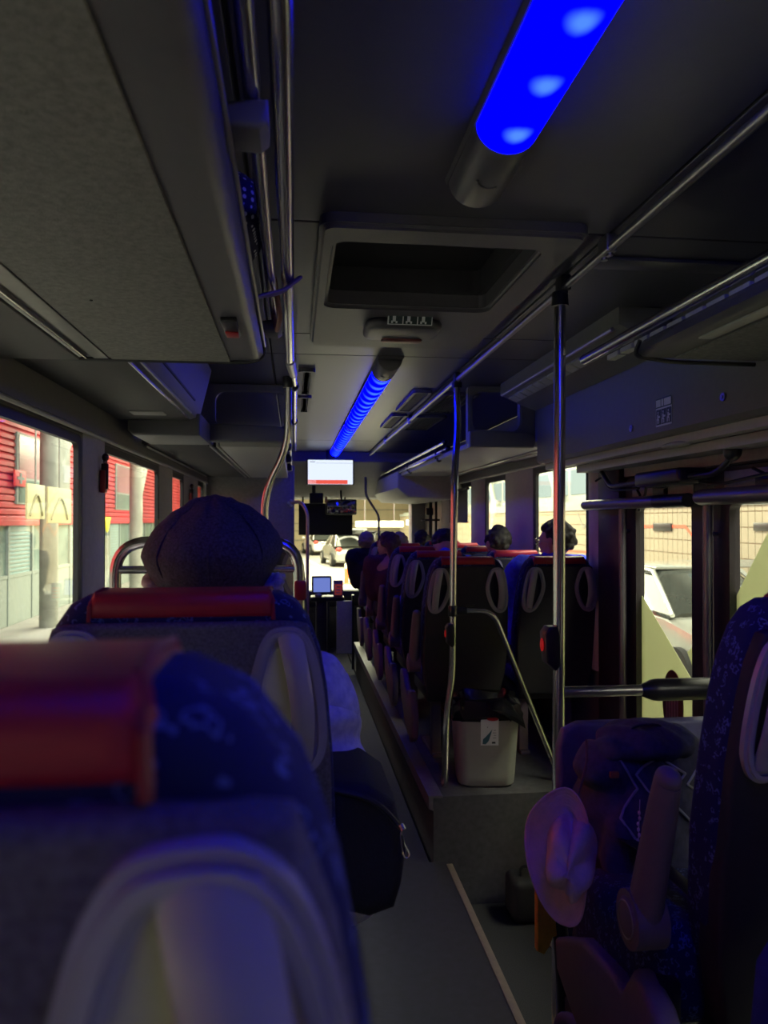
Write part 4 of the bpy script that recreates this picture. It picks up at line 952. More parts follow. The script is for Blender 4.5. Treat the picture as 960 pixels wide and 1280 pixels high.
bm = bm_(); rings = []
for (x, z, w_) in ((-.0, .375, .03), (.06, .365, .06), (.11, .335, .065), (.145, .305, .035), (.155, .285, .01)): rings.append([Vector((x+rnd.uniform(-.006, .006), -.10-.02*math.sin(a*2)+.05*math.cos(a)-.02, z+.5*w_*math.sin(a)+rnd.uniform(-.006, .006))) for a in [2*PI*i/9 for i in range(9)]])
loft(bm, rings); obj('liner_fold', bm, liner, g, ang=25)
g.rotation_euler = (0, 0, -.10); g.scale = (1.03, 1.03, 1.06)
# label on the bin: sheet with red oval, teal swoosh, dark text bars
lab = bm_(); yl = -.1115
def quad(bm, pts, y, th=.0005):
    A = [bm.verts.new((x, y, z)) for x, z in pts]; B_ = [bm.verts.new((x, y-th, z)) for x, z in pts]; bm.faces.new(A); bm.faces.new(B_[::-1])
    for i in range(len(pts)): bm.faces.new((A[i], A[(i+1) % len(pts)], B_[(i+1) % len(pts)], B_[i]))
quad(lab, [(-.032, .190), (.048, .190), (.048, .318), (-.032, .318)], 0); L = obj('label_sheet', lab, mat('label_paper', (.55, .56, .55), .5, var=.02), g, smooth=False)
L.location = (0, -.1035, 0); L.rotation_euler = (.055, 0, 0)
L.location.z = 0
def dec(pts, m, name='print', y=-.0012): 
    bm = bm_(); quad(bm, pts, y, .0003); return obj(name, bm, m, L, smooth=False)
# shift so the tilted sheet hugs the tapered wall
L.location.y = -.0905 
dec([(.021+.026*math.cos(a), .306+.0085*math.sin(a)) for a in [2*PI*i/20 for i in range(20)]], redpl)
dec([(-.024, .196), (-.010, .195), (.004, .210), (.012, .235), (.020, .262), (.008, .247), (-.012, .226), (-.022, .218)], mat('teal_print', (.03, .10, .12), .5))
dec([(.018, .198), (.034, .198), (.034, .206), (.018, .206)], black_m)
for i in range(4): dec([(.022+.004*(i % 2), .222+i*.011), (.036, .222+i*.011), (.036, .225+i*.011), (.022+.004*(i % 2), .225+i*.011)], mat('grey_print', (.2, .2, .2), .6))
dec([(-.004, .268), (.0, .268), (.0, .273), (-.004, .273)], mat('grey_print', (.2, .2, .2), .6))
# partition panel by the backpack
g = thing('partition_panel', 'blue grey partition panel with rounded top behind the backpack', 'panel', (1.15, 2.05, PZ))
bm = bm_(); prism(bm, [(.73, -.19), (.73, .90), (.745, .945), (.79, .965), (1.50, .965), (1.54, .94), (1.54, -.19)], 2.02, 2.06, bev=.012, seg=3); obj('board', rel(g, bm), mat('partition_laminate', (.10, .10, .19), .45), g)
# backpack
g = thing('backpack', 'black hiking backpack with elastic cords and a bead chain beside the near right seat', 'backpack', (.84, 1.81, PZ))
bp = mat('backpack_nylon', (.06, .06, .10), .8, var=.25, scale=60, bump=.6, bscale=350)
P = [('e', (.83, 1.80, .52), (.14, .13, .24)), ('e', (.85, 1.80, .80), (.165, .13, .21)), ('e', (.89, 1.80, .94), (.14, .11, .085)), ('e', (.75, 1.77, .93), (.07, .08, .06)), ('e', (.80, 1.69, .72), (.09, .05, .16)), ('e', (.90, 1.71, .60), (.08, .05, .20)), ('e', (.84, 1.80, .36), (.13, .12, .065))]
me = blob(P, .010, 2)
for v in me.vertices: v.co += Vector((.004*math.sin(v.co.z*70+v.co.x*40), .006*math.sin(v.co.x*60+v.co.z*35), .004*math.sin(v.co.x*80)))-Vector(g.location)
from_me('bag_body', me, bp, g)
from mathutils.bvhtree import BVHTree
bvh = BVHTree.FromPolygons([v.co+Vector(g.location) for v in me.vertices], [tuple(p.vertices) for p in me.polygons])
me = blob([('e', (.865, 1.78, .985), (.125, .11, .045)), ('e', (.765, 1.75, .975), (.045, .06, .03))], .009, 2)
for v in me.vertices: v.co += Vector((0, 0, .004*math.sin(v.co.x*90+v.co.y*60)))-Vector(g.location)
from_me('bag_lid', me, bp, g)
cordm = mat('grey_cord', (.35, .35, .40), .6)
def surf(x, z):         # approximate front surface of the pack
    hit = bvh.ray_cast(Vector((x, 1.2, z)), Vector((0, 1, 0)))[0]
    return hit.y if hit is not None else 1.75
def dense(seg, n=6): return [(a[0]+(b[0]-a[0])*i/n, a[1]+(b[1]-a[1])*i/n) for a, b in zip(seg, seg[1:]) for i in range(n+1)]
for seg in (((.76, .97), (.80, .90), (.75, .84), (.80, .76), (.76, .69)), ((.87, .975), (.80, .93), (.84, .87), (.79, .80), (.83, .73)), ((.84, .98), (.92, .93), (.87, .88), (.93, .82)), ((.97, .94), (.93, .90), (.99, .86), (.95, .80))):
    bm = bm_(); tube(bm, [(x, surf(x, z)-.004, z) for x, z in dense(seg)], .003, 6); obj('cord', rel(g, bm), cordm, g)
bm = bm_(); tube(bm, fillet([(.80, 1.76, 1.0), (.82, 1.74, 1.035), (.88, 1.74, 1.035), (.90, 1.76, .995)], .02), .008, 8, flat=.5); obj('carry_loop', rel(g, bm), bp, g)
for i in range(3):
    bm = bm_(); x = .765+.05*i; tube(bm, [(x+.01*math.sin(z*30), surf(x, z)-.003, z) for z in [.96-.02*j for j in range(12)]], .007, 8, flat=.35, up=(0, 1, 0)); obj('strap', rel(g, bm), bp, g)
bm = bm_(); box(bm, (.735, surf(.745, .93)-.010, .925), (.757, surf(.745, .93)+.002, .940), .003); obj('buckle', rel(g, bm), mat('orange_tab', (.4, .12, .04), .5), g)
beadm = mat('glass_beads', (.85, .80, .78), .2, .1)
YC = min(surf(.778, z) for z in (.68, .72, .76, .80, .84, .88))-.006
bm = bm_()
for i in range(15):
    z = .865-i*.0125; x = .778-.0005*i+.002*math.sin(i*2); ell(bm, (x, YC, z), (.0036, .0036, .0052), None, 8, 6)
cyl(bm, (.780, YC, .895), (.771, YC, .68), .0009, n=6)
obj('bead_chain', rel(g, bm), beadm, g, 'silver bead chain')
bm = bm_(); ell(bm, (.771, YC, .678), (.006, .006, .006), None, 10, 8); obj('charm', rel(g, bm), mat('copper', (.6, .3, .2), .3, .8), g)
# sun hat clipped on the backpack
g = thing('sun_hat', 'pink brimmed sun hat clipped to the left side of the backpack', 'hat', (.600, 1.62, .79))
hat_m = mat('pink_cotton', (.95, .58, .55), .9, var=.06, scale=60, bump=.5, bscale=500)
hr = random.Random(2)
bm = bm_(); rings = []
NH = 48
def hp(r, a, d): # disc of the brim, axis pointing to -Y/+X; d depth along the axis
    return Vector((r*.56*math.cos(a), 0, r*math.sin(a))), d
prof = [(.150, -.012, 0), (.146, -.004, 0), (.130, .003, 0), (.115, .008, 0), (.100, .012, 0), (.088, .016, 0), (.080, -.02, 0), (.076, -.055, 0), (.066, -.088, 0), (.045, -.100, 0), (.015, -.103, 0)]
for (r, d, _) in prof:
    rr = []
    for i in range(NH):
        a = 2*PI*i/NH
        wob = (.012*math.sin(2*a+.6)+.006*math.sin(5*a))*(r/.15)
        fold = (.022*math.exp(-((a-1.5)/.20)**2)+.020*math.exp(-((a-4.5)/.24)**2)+.008*math.sin(5*a)) if r < .085 else 0
        wob += .012*math.sin(3*a+1)*(r < .085)+.010*math.cos(a)*(r < .07)
        rad = r-fold
        ca = math.cos(a); fl = 1 if r < .10 else (1-.42*max(0, ca)**.7)
        rr.append(Vector((rad*.60*ca*fl*(1+.06*math.sin(3*a))+(.012 if r < .10 else 0), d+wob-(.03*max(0, ca) if r >= .10 else 0), rad*.98*math.sin(a))))
    rings.append(rr)
loft(bm, rings, False, True)
hat = obj('hat_shell', bm, hat_m, g, ang=60); md = hat.modifiers.new('s', 'SOLIDIFY'); md.thickness = .003
hat.rotation_euler = (-.06, 0, -.42)
for k_, r in enumerate((.137, .129, .121, .113, .105)):
    bm = bm_(); pts = []
    for i in range(NH):
        a = 2*PI*i/NH; d = {0: .0, 1: .003, 2: .0055, 3: .009, 4: .0105}[k_]; wob = (.012*math.sin(2*a+.6)+.006*math.sin(5*a))*(r/.15)
        ca = math.cos(a); pts.append((r*.60*ca*(1-.42*max(0, ca)**.7)*(1+.06*math.sin(3*a)), d+wob-.003-.03*max(0, ca), r*.98*math.sin(a)))
    tube(bm, pts, .0012, 5, closed=True); s_ = obj('brim_stitching', bm, hat_m, g); s_.rotation_euler = hat.rotation_euler
bm = bm_(); tube(bm, fillet([(.02, -.02, .13), (.05, -.0, .20), (.06, .03, .24)], .02), .003, 6); obj('chin_cord', bm, mat('brown_cord', (.12, .07, .06), .7), g)
# yellow post cover and the black strut under it
g = thing('yellow_post', 'short yellow post with a black foot under the sun hat', 'post', (.735, 2.0, -.2))
bm = bm_(); prism(bm, [(.655, .66), (.72, .66), (.72, .40), (.70, .395), (.69, .37), (.675, .35), (.655, .36)], 1.985, 2.015, bev=.006); obj('sleeve', rel(g, bm), mat('yellow_plastic', (.75, .42, .03), .5), g)
bm = bm_(); tube(bm, fillet([(.705, 2.0, .60), (.735, 2.0, .3), (.745, 2.0, -.05), (.745, 2.0, -.2)], .1), .022, 12); obj('leg', rel(g, bm), blackp, g)
# belt hanging on the near right seat, stored strap
g = thing('seat_belt', 'black seat belt with buckle lying on the near right cushion edge', 'belt', (.78, 1.60, .80))
bm = bm_(); tube(bm, fillet([(.78, 1.30, .80), (.77, 1.45, .805), (.765, 1.60, .805), (.745, 1.72, .79)], .04), .018, 10, flat=.12, up=(0, 0, 1)); obj('strap', rel(g, bm), black_m, g)
bm = bm_(); box(bm, (.745, 1.28, .795), (.79, 1.34, .812), .004); obj('buckle', rel(g, bm), blackp, g)
# navy coat over the lower corner of the near right seat
g = thing('coat', 'dark blue coat hanging over the back of the near right seat', 'coat', (.80, 1.0, .9))
cm = cloth('navy_coat', (.02, .026, .16))
bm = bm_(); rings = []
for i in range(13):
    t_ = i/12; z = .97-.66*t_; rr = []
    for j in range(24):
        a = 2*PI*j/24; wx = .155+.02*t_; th_ = .035+.012*t_
        if i == 0: wx *= .8; th_ *= .4
        x = wx*math.cos(a); y = th_*math.sin(a)+(.012*math.sin(7*math.cos(a)*2+t_*3))*t_
        rr.append(Vector((.80+x, .985+.07*t_+y, z+.02*math.sin(a*2))))
    rings.append(rr)
loft(bm, rings); obj('coat_body', rel(g, bm), cm, g, ang=60)
bm = bm_(); tube(bm, fillet([(.70, .95, .93), (.68, .955, .70), (.70, .985, .45)], .06), .032, 12); obj('sleeve', rel(g, bm), cm, g)
# black shoe-like dark bag at the step: small dark bag on the step
g = thing('small_case', 'small black case standing against the platform riser at the step well', 'case', (1.02, 3.25, -.2))
bm = bm_(); box(bm, (.93, 3.13, -.2), (1.12, 3.29, -.02), .03, 4, rot=Matrix.Rotation(.0, 3, 'Z')); obj('body', rel(g, bm), bagm, g)
bm = bm_(); tube(bm, fillet([(.98, 3.2, -.02), (.98, 3.2, .02), (1.07, 3.2, .02), (1.07, 3.2, -.02)], .02), .007, 8); obj('handle', rel(g, bm), blackp, g)
# things in the left rack: polka dot bag, purple strap, wooden handles
g = thing('dotted_bag', 'dark blue bag with white dots stowed in the left rack', 'bag', (-.13, 1.55, 2.05))
bm = bm_(); vs = ell(bm, (-.117, 1.52, 2.125), (.058, .15, .075), (0, 0, .1), 32, 20)
for v in bm.verts: v.co += Vector((.004*math.sin(v.co.y*50), 0, .004*math.sin(v.co.x*90)))
dots = bpy.data.materials.new('dotted_cloth'); dots.use_nodes = True; nt = dots.node_tree
b_ = nt.nodes['Principled BSDF']; b_.inputs['Roughness'].default_value = .9
tc = nt.nodes.new('ShaderNodeTexCoord'); vo = nt.nodes.new('ShaderNodeTexVoronoi'); vo.inputs['Scale'].default_value = 75; vo.inputs['Randomness'].default_value = 0
lt_ = nt.nodes.new('ShaderNodeMath'); lt_.operation = 'LESS_THAN'; lt_.inputs[1].default_value = .30
mi = nt.nodes.new('ShaderNodeMix'); mi.data_type = 'RGBA'; mi.inputs['A'].default_value = (.012, .012, .05, 1); mi.inputs['B'].default_value = (.5, .5, .6, 1)
nt.links.new(tc.outputs['Object'], vo.inputs['Vector']); nt.links.new(vo.outputs['Distance'], lt_.inputs[0]); nt.links.new(lt_.outputs[0], mi.inputs['Factor']); nt.links.new(mi.outputs['Result'], b_.inputs['Base Color'])
obj('cloth', rel(g, bm), dots, g)
g = thing('tote_bag', 'soft bag with purple strap and brown handle in the left rack behind the bracket', 'bag', (-.13, 1.95, 2.05))
bm = bm_(); ell(bm, (-.17, 1.93, 2.09), (.06, .10, .06), None, 24, 14)
for v in bm.verts: v.co.z += .006*math.sin(v.co.y*60)
obj('body', rel(g, bm), mat('dark_violet_cloth', (.05, .03, .12), .8), g)
bm = bm_(); tube(bm, fillet([(-.10, 1.72, 2.03), (-.065, 1.75, 2.05), (-.03, 1.76, 2.06), (.01, 1.78, 2.10)], .02), .018, 10, flat=.3, up=(0, 0, 1)); obj('strap', rel(g, bm), mat('purple_strap', (.12, .08, .32), .7), g)
bm = bm_(); tube(bm, fillet([(-.05, 1.80, 2.11), (-.035, 1.86, 2.03), (-.045, 1.98, 2.02), (-.06, 2.0, 2.09)], .03), .007, 10); obj('handle', rel(g, bm), mat('brown_handle', (.16, .06, .04), .5), g)
# emergency hammers on the left pillars
def hammer(label, y):
    g = thing('emergency_hammer', label, 'hammer', (XL+.035, y, 1.72), group='red emergency hammers on the left pillars')
    bm = bm_(); box(bm, (-.008, -.022, -.075), (.014, .022, .02), .004); obj('holder', bm, redpl, g)
    bm = bm_(); box(bm, (-.006, -.010, -.06), (.022, .010, .05), .005); ell(bm, (.01, 0, .075), (.014, .022, .018)); tube(bm, [(.01, 0, .04), (.01, 0, .07)], .008, 8); cyl(bm, (.01, -.02, .055), (.01, -.04, .052), .005, .002); obj('handle', bm, mat('hammer_dark', (.05, .008, .01), .4), g)
    return g
hammer('red emergency hammer on the left pillar between the two nearest windows', 3.30)
hammer('red emergency hammer on a far left pillar just over the flat cap', 6.0)

# ================================================================== FRONT OF THE BUS
g = thing('monitor', 'white lit information screen with a red bar hanging from the ceiling', 'screen', (.37, 7.9, 2.03))
bm = bm_(); box(bm, (.125, 7.9, 1.895), (.625, 7.95, 2.17), .01); obj('case', rel(g, bm), blackp, g)
bm = bm_(); box(bm, (.14, 7.896, 1.905), (.61, 7.899, 2.16)); sc = obj('display', rel(g, bm), emit_mat('screen_white', (.72, .80, .95), .95), g, smooth=False)
bm = bm_(); box(bm, (.14, 7.894, 1.908), (.555, 7.8955, 1.950)); obj('red_bar', rel(g, bm), emit_mat('screen_red', (.80, .10, .07), .9), sc, smooth=False)
bm = bm_(); box(bm, (.14, 7.894, 1.908), (.225, 7.8957, 1.950)); obj('pink_field', rel(g, bm), emit_mat('screen_pink', (.85, .40, .42), .9), sc, smooth=False)
bm = bm_(); box(bm, (.225, 7.894, 2.125), (.61, 7.8957, 2.128)); obj('line', rel(g, bm), emit_mat('screen_grey', (.45, .5, .6), .6), sc, smooth=False)
for i in range(4):
    bm = bm_(); box(bm, (.165+.013*i, 7.894, 2.132), (.173+.013*i, 7.8957, 2.146)); obj('digit', rel(g, bm), emit_mat('screen_grey2', (.35, .4, .5), .6) if 'screen_grey2' not in MAT else MAT['screen_grey2'], sc, smooth=False)
bm = bm_(); box(bm, (.33, 7.91, 2.16), (.42, 7.94, ZC), .004); obj('bracket', rel(g, bm), blackp, g)
# cab partition with a glass-less door, left
g = thing('cab_partition', 'grey partition wall at the front left beside the driver', 'partition', (-.4, 7.2, .1))
cabm = mat('cab_grey', (.26, .255, .25), .55)
bm = bm_(); prism(bm, [(XL+.02, .10), (-.03, .10), (-.03, 1.95), (-.10, 2.05), (XL+.02, 2.05)], 7.18, 7.24, bev=.008); obj('board', rel(g, bm), cabm, g)
bm = bm_(); box(bm, (-.42, 7.165, 1.10), (-.30, 7.18, 1.55), .008); obj('notice_frame', rel(g, bm), blackp, g)
bm = bm_(); box(bm, (-.03, 7.2, .1), (.02, 8.9, 1.0), .01); box(bm, (-.05, 7.2, 1.0), (.0, 9.0, 2.05), .01); obj('side_board', rel(g, bm), cabm, g)
g = thing('fare_post', 'curved grey pole with a small light at the cab corner', 'pole', (.10, 6.9, .0))
bm = bm_(); tube(bm, fillet([(-.03, 7.15, 1.69), (.06, 7.0, 1.70), (.12, 6.95, 1.60), (.12, 6.95, 0)], .08), .016, 12); obj('tube', rel(g, bm), mat('warm_steel', (.55, .45, .42), .35, .7), g)
bm = bm_()
for a in range(4): ell(bm, (-.03+.022*math.cos(a*PI/2), 7.14, 1.69+.022*math.sin(a*PI/2)), (.014, .014, .014), None, 8, 6)
obj('fixing', rel(g, bm), mat('fixing_pale', (.5, .55, .65), .4), g)
# driver's mirror and sun blind
g = thing('sun_blind', 'black roller blind lowered over the left part of the windscreen', 'blind', (.42, 8.95, 1.55))
bm = bm_(); box(bm, (.05, 8.97, 1.35), (.69, 8.977, 1.70), .002); cyl(bm, (.05, 8.98, 1.71), (.69, 8.98, 1.71), .02); cyl(bm, (.1, 8.98, 1.71), (.1, 9.0, 1.84), .01); cyl(bm, (.6, 8.98, 1.71), (.6, 9.0, 1.84), .01); obj('blind', rel(g, bm), black_m, g)
g = thing('interior_mirror', 'black framed interior mirror at the top of the windscreen', 'mirror', (.52, 8.7, 1.74))
bm = bm_(); box(bm, (.36, 8.70, 1.59), (.72, 8.74, 1.77), .02, 4); obj('housing', rel(g, bm), blackp, g)
bm = bm_(); box(bm, (.375, 8.694, 1.605), (.705, 8.701, 1.755), .012, 3); obj('mirror_glass', rel(g, bm), mat('mirror', (.5, .5, .5), .04, 1, var=.0), g)
bm = bm_(); cyl(bm, (.54, 8.72, 1.76), (.54, 8.85, 1.93), .012); obj('arm', rel(g, bm), blackp, g)
g = thing('camera_unit', 'small dark camera box and lamp at the windscreen header', 'device', (.25, 8.6, 1.80))
bm = bm_(); box(bm, (.17, 8.60, 1.72), (.33, 8.68, 1.84), .015); box(bm, (.20, 8.62, 1.83), (.24, 8.66, 1.97), .005); obj('case', rel(g, bm), blackp, g)
bm = bm_(); cyl(bm, (.36, 8.62, 1.73), (.36, 8.62, 1.80), .02, .012); obj('lamp', rel(g, bm), mat('warm_lamp', (.5, .3, .2), .4), g)
# ticket machine, reader and stand
g = thing('ticket_machine', 'ticket machine with a blue screen and a red card sign beside the driver', 'machine', (.27, 7.0, 0))
bm = bm_(); box(bm, (.20, 7.0, 0), (.30, 7.12, .80), .01); box(bm, (.15, 6.95, .78), (.46, 7.15, .82), .01); obj('stand', rel(g, bm), blackp, g)
bm = bm_(); box(bm, (.16, 6.98, .84), (.345, 7.03, 1.01), .012, 3, rot=Matrix.Rotation(-.15, 3, 'X')); hs = obj('housing', rel(g, bm), blackp, g)
bm = bm_(); box(bm, (.175, 6.974, .865), (.330, 6.979, .995), .002, rot=Matrix.Rotation(-.15, 3, 'X')); obj('screen', rel(g, bm), emit_mat('blue_screen', (.16, .22, .62), .8), hs, 'blue lit screen')
bm = bm_(); box(bm, (.36, 6.99, .82), (.45, 7.01, .97), .005); rd = obj('card_sign', rel(g, bm), mat('sign_grey', (.3, .3, .28), .5), g)
bm = bm_(); box(bm, (.372, 6.984, .835), (.438, 6.989, .935), .001); obj('sign_field', rel(g, bm), mat('sign_red', (.7, .10, .07), .5, emit=(.7, .10, .07), estr=.15), rd)
for i in range(3):
    bm = bm_(); box(bm, (.385, 6.981, .85+.027*i), (.425, 6.9835, .86+.027*i)); obj('sign_text', rel(g, bm), panel_l, rd, smooth=False)
bm = bm_(); ell(bm, (.22, 6.95, .835), (.035, .03, .02)); obj('card_reader', rel(g, bm), panel_l, g)
# pale door of the front dash in line with the aisle
g = thing('entrance_barrier', 'pale low board at the front entrance with black edge posts', 'barrier', (.42, 7.7, 0))
bm = bm_(); box(bm, (.43, 7.72, .16), (.60, 7.75, .70), .006); obj('board', rel(g, bm), mat('pale_board', (.55, .53, .40), .6), g)
for x in (.345, .60):
    bm = bm_(); box(bm, (x-.012, 7.70, 0), (x+.012, 7.77, .76), .004); obj('post', rel(g, bm), blackp, g)
# right front equipment: thin pole, second fixture column and roller blind
rail('pole', 'thin grey pole at the front right above the heads', 'pole', [(.775, 8.2, 2.0), (.775, 8.2, 1.80), (.92, 8.2, 1.58), (.92, 8.2, .0)], .013, tube_m, fil=.05)
g = thing('entrance_column', 'dark equipment column with lamps at the front right entrance', 'column', (1.45, 7.9, 0))
bm = bm_(); cyl(bm, (1.44, 7.9, 0), (1.44, 7.9, 1.78), .02); cyl(bm, (1.50, 7.9, 0), (1.50, 7.9, 1.78), .014); box(bm, (1.34, 7.89, 1.52), (1.54, 7.91, 1.54), .002); box(bm, (1.39, 7.88, 1.58), (1.47, 7.92, 1.66), .01); obj('column', rel(g, bm), blackp, g)
g = thing('roller_blind', 'dark roller blind half lowered at the farthest right window', 'blind', (XR-.03, 6.9, 1.7))
bm = bm_(); box(bm, (XR-.034, 6.54, 1.52), (XR-.031, 7.32, 1.80), .0005, 1); cyl(bm, (XR-.04, 6.5, 1.81), (XR-.04, 7.36, 1.81), .014); box(bm, (XR-.038, 6.54, 1.505), (XR-.028, 7.32, 1.525), .003); obj('blind', rel(g, bm), mat('blind_grey', (.09, .09, .085), .8), g)
# ================================================================== OUTSIDE
GZ = -.55
con_m = mat('concrete', (.24, .245, .21), .9, var=.22, scale=3.5, bump=.5, bscale=20)
bm = bm_(); box(bm, (-40, -20, GZ-.1), (40, 75, GZ)); struct('ground', bm, mat('asphalt_concrete', (.25, .24, .215), .9, var=.1, scale=1.2, bump=.2), smooth=False)
bm = bm_(); box(bm, (-40, -20, 6.6), (40, 75, 6.8)); struct('ceiling_terminal', bm, mat('terminal_ceiling', (.30, .30, .27), .9, var=.1, scale=1), smooth=False)
# ---- left: red building
LX = -5.6
bd = thing('red_building', 'red clad building with pale glazed ground floor seen through the left windows', 'building', (LX, 15, GZ))
redc = mat('red_cladding', (.48, .035, .045), .55, var=.08, scale=2)
bm = bm_(); zz = 1.50
while zz < 6.4:
    prism(bm, [(LX, zz), (LX+.055, zz+.01), (LX+.055, zz+.085), (LX+.01, zz+.13), (LX, zz+.13)], -2, 60); zz += .135
o = obj('cladding', rel(bd, bm), redc, bd, smooth=False, kind='stuff')
bm = bm_(); box(bm, (LX-.3, -2, GZ), (LX-.02, 60, 6.5)); obj('core_wall', rel(bd, bm), mat('core_wall_grey', (.18, .20, .18), .8, var=.1, scale=1.5), bd, smooth=False)  # even grey green colour of the core wall
bm = bm_(); box(bm, (LX, -2, 1.42), (LX+.10, 60, 1.53), .01); obj('sill_band', rel(bd, bm), redc, bd, smooth=False)
white_m = mat('pale_frame', (.24, .275, .25), .6); gl_m = mat('shop_glass', (.16, .22, .20), .15, var=.25, scale=1.5); lou = mat('louvre_teal', (.25, .36, .36), .6)
# ground floor bays every 1.35 m: glazing, louvres, white dado
y = 6.0; i = 0
while y < 40:
    w_ = 1.35
    bm = bm_(); box(bm, (LX-.02, y+.07, .45), (LX+.02, y+w_-.02, 1.42)); obj('glazing' if i % 3 != 1 else 'louvre_panel', rel(bd, bm), gl_m if i % 3 != 1 else lou, bd, smooth=False)
    bm = bm_(); box(bm, (LX-.02, y+.04, GZ), (LX+.05, y+w_-.02, .38), .01); obj('dado_panel', rel(bd, bm), white_m, bd, smooth=False)
    bm = bm_(); box(bm, (LX-.02, y-.03, GZ), (LX+.07, y+.05, 1.45)); box(bm, (LX-.02, y, .38), (LX+.06, y+w_, .45)); obj('mullion', rel(bd, bm), white_m, bd, smooth=False)
    if i % 3 == 1:
        bm = bm_()
        for j in range(11): box(bm, (LX+.02, y+.1, .50+j*.08), (LX+.035, y+w_-.06, .53+j*.08))
        obj('louvre_slats', rel(bd, bm), white_m, bd, smooth=False, kind='stuff')
    y += w_; i += 1
def onleft(px, py, x):      # world (y, z) on the plane X = x seen through a pixel of the photograph: a survey helper
    return px2(px, py, x)
pinkg = mat('pink_glass', (.36, .20, .22), .2, var=.12, scale=1)
for (a, b, ya_, yb_) in ((21, 50, 543, 610), (145, 163, 589, 643)):
    p, q = px2(a, ya_, LX+.08), px2(b, yb_, LX+.08); zb_, zt_ = (1.85, 3.3)
    bm = bm_(); box(bm, (LX+.03, p[0], zb_), (LX+.09, q[0], zt_), .01); w1 = obj('facade_window', rel(bd, bm), white_m, bd, smooth=False)
    bm = bm_(); box(bm, (LX+.085, p[0]+.1, zb_+.55), (LX+.10, q[0]-.1, zt_-.05)); obj('window_pane', rel(bd, bm), pinkg, w1, smooth=False)
    bm = bm_(); box(bm, (LX+.085, p[0]+.1, zb_+.04), (LX+.10, q[0]-.1, zb_+.50)); obj('window_pane', rel(bd, bm), gl_m, w1, smooth=False)
# square red sign with a white cross
p = px2(26, 598, LX+.14)
sg = thing('cross_sign', 'small red sign with a white cross on the red facade', 'sign', (LX+.12, p[0], p[1]))
bm = bm_(); box(bm, (-.02, -.30, -.16), (.02, .30, .16), .01); obj('plate', bm, mat('sign_red_bright', (.75, .06, .06), .5), sg)
bm = bm_(); box(bm, (.02, -.20, -.03), (.03, .20, .03)); box(bm, (.0205, -.055, -.11), (.0305, .055, .11)); obj('cross', bm, white_m, sg, smooth=False)
# sign reflections in the glass, built as glowing yellow boards with dark curl
for n_, (x0, y0_, x1, y1_) in enumerate(((33, 604, 55, 655), (59, 608, 88, 660))):
    xs = -4.2; p, q = px2(x0, y0_, xs), px2(x1, y0_, xs); zt_ = p[1]; zb_ = px2(x0, y1_-6, xs)[1]
    sg = thing('reflection_board', ('left one of two pale yellow sign reflections with a looped line at the nearest left window', 'right one of two pale yellow sign reflections with a curved line at the nearest left window')[n_], 'sign', (xs, (p[0]+q[0])/2, zb_), group='pale yellow sign reflections')
    bm = bm_(); box(bm, (xs-.02, p[0], zb_), (xs+.02, q[0], zt_), .01); obj('board', rel(sg, bm), mat('yellow_reflection', (.38, .35, .18), .6, emit=(.7, .6, .3), estr=.12), sg)
    cy, hw = (p[0]+q[0])/2, (q[0]-p[0])/2; h_ = zt_-zb_
    pts = [(xs+.03, cy-hw*.8, zb_+.1*h_), (xs+.03, cy-hw*.35, zb_+.55*h_), (xs+.03, cy, zb_+.75*h_), (xs+.03, cy+hw*.35, zb_+.5*h_), (xs+.03, cy+hw*.6, zb_+.1*h_)]
    bm = bm_(); tube(bm, fillet(pts, .12), .018, 8); obj('line_motif', rel(sg, bm), mat('sign_dark_olive', (.18, .15, .06), .6), sg)
    bm = bm_(); cyl(bm, (xs, cy, zt_-.02), (xs, cy, 6.6), .015); obj('added_rod', rel(sg, bm), con_m, sg)  # rod added only to hold up the reflection board
# concrete columns with slanted braces
for n_, (px_, lab) in enumerate(((61, 'round concrete column with a slanted brace outside the nearest left window'), (170, 'round concrete column with a slanted brace outside the second left window'))):
    xs = -4.75; c = px2(px_, 700, xs); r_ = .17 if n_ == 0 else .19
    cl = thing('concrete_column', lab, 'column', (xs, c[0], GZ), group='terminal columns on the left')
    bm = bm_(); cyl(bm, (xs, c[0], GZ), (xs, c[0], 6.6), r_, n=28); obj('shaft', rel(cl, bm), con_m, cl)
    if n_ == 0:
        bm = bm_(); cy_ = px2(74, 600, xs)[0]; box(bm, (xs-.2, cy_-.35, 1.45), (xs+.12, cy_+.35, 6.6), .02); obj('upper_pier', rel(cl, bm), con_m, cl)
    bm = bm_(); cyl(bm, (xs, c[0]+.1, 2.2), (xs, c[0]+2.6, 4.9), .15, n=16); obj('brace', rel(cl, bm), con_m, cl)
# small yellow triangle sign and flag-like banner
p = px2(134, 655, -4.4)
sg = thing('warning_sign', 'small yellow triangle sign outside the second left window', 'sign', (-4.4, p[0], p[1]))
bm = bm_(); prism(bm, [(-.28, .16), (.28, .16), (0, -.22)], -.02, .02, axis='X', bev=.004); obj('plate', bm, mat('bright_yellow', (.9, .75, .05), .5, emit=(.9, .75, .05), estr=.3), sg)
bm = bm_(); cyl(bm, (0, 0, GZ-p[1]), (0, 0, -.15), .025); obj('post', bm, white_m, sg)
p = px2(212, 640, -4.6)
sg = thing('banner', 'white banner with purple lettering outside the third left window', 'banner', (-4.6, p[0], 0))
bm = bm_(); box(bm, (-.01, -.45, .9), (.01, .45, 3.4), .003); obj('cloth', bm, mat('banner_white', (.6, .62, .62), .7), sg)
for i, z in enumerate((1.35, 1.6, 1.85, 2.1)):
    bm = bm_(); box(bm, (.011, -.2, z), (.02, .2, z+.05)); box(bm, (.011, -.2 if i % 2 else .14, z-.1), (.02, -.14 if i % 2 else .2, z)); obj('letter', bm, mat('purple_print', (.25, .04, .2), .6), sg, smooth=False)
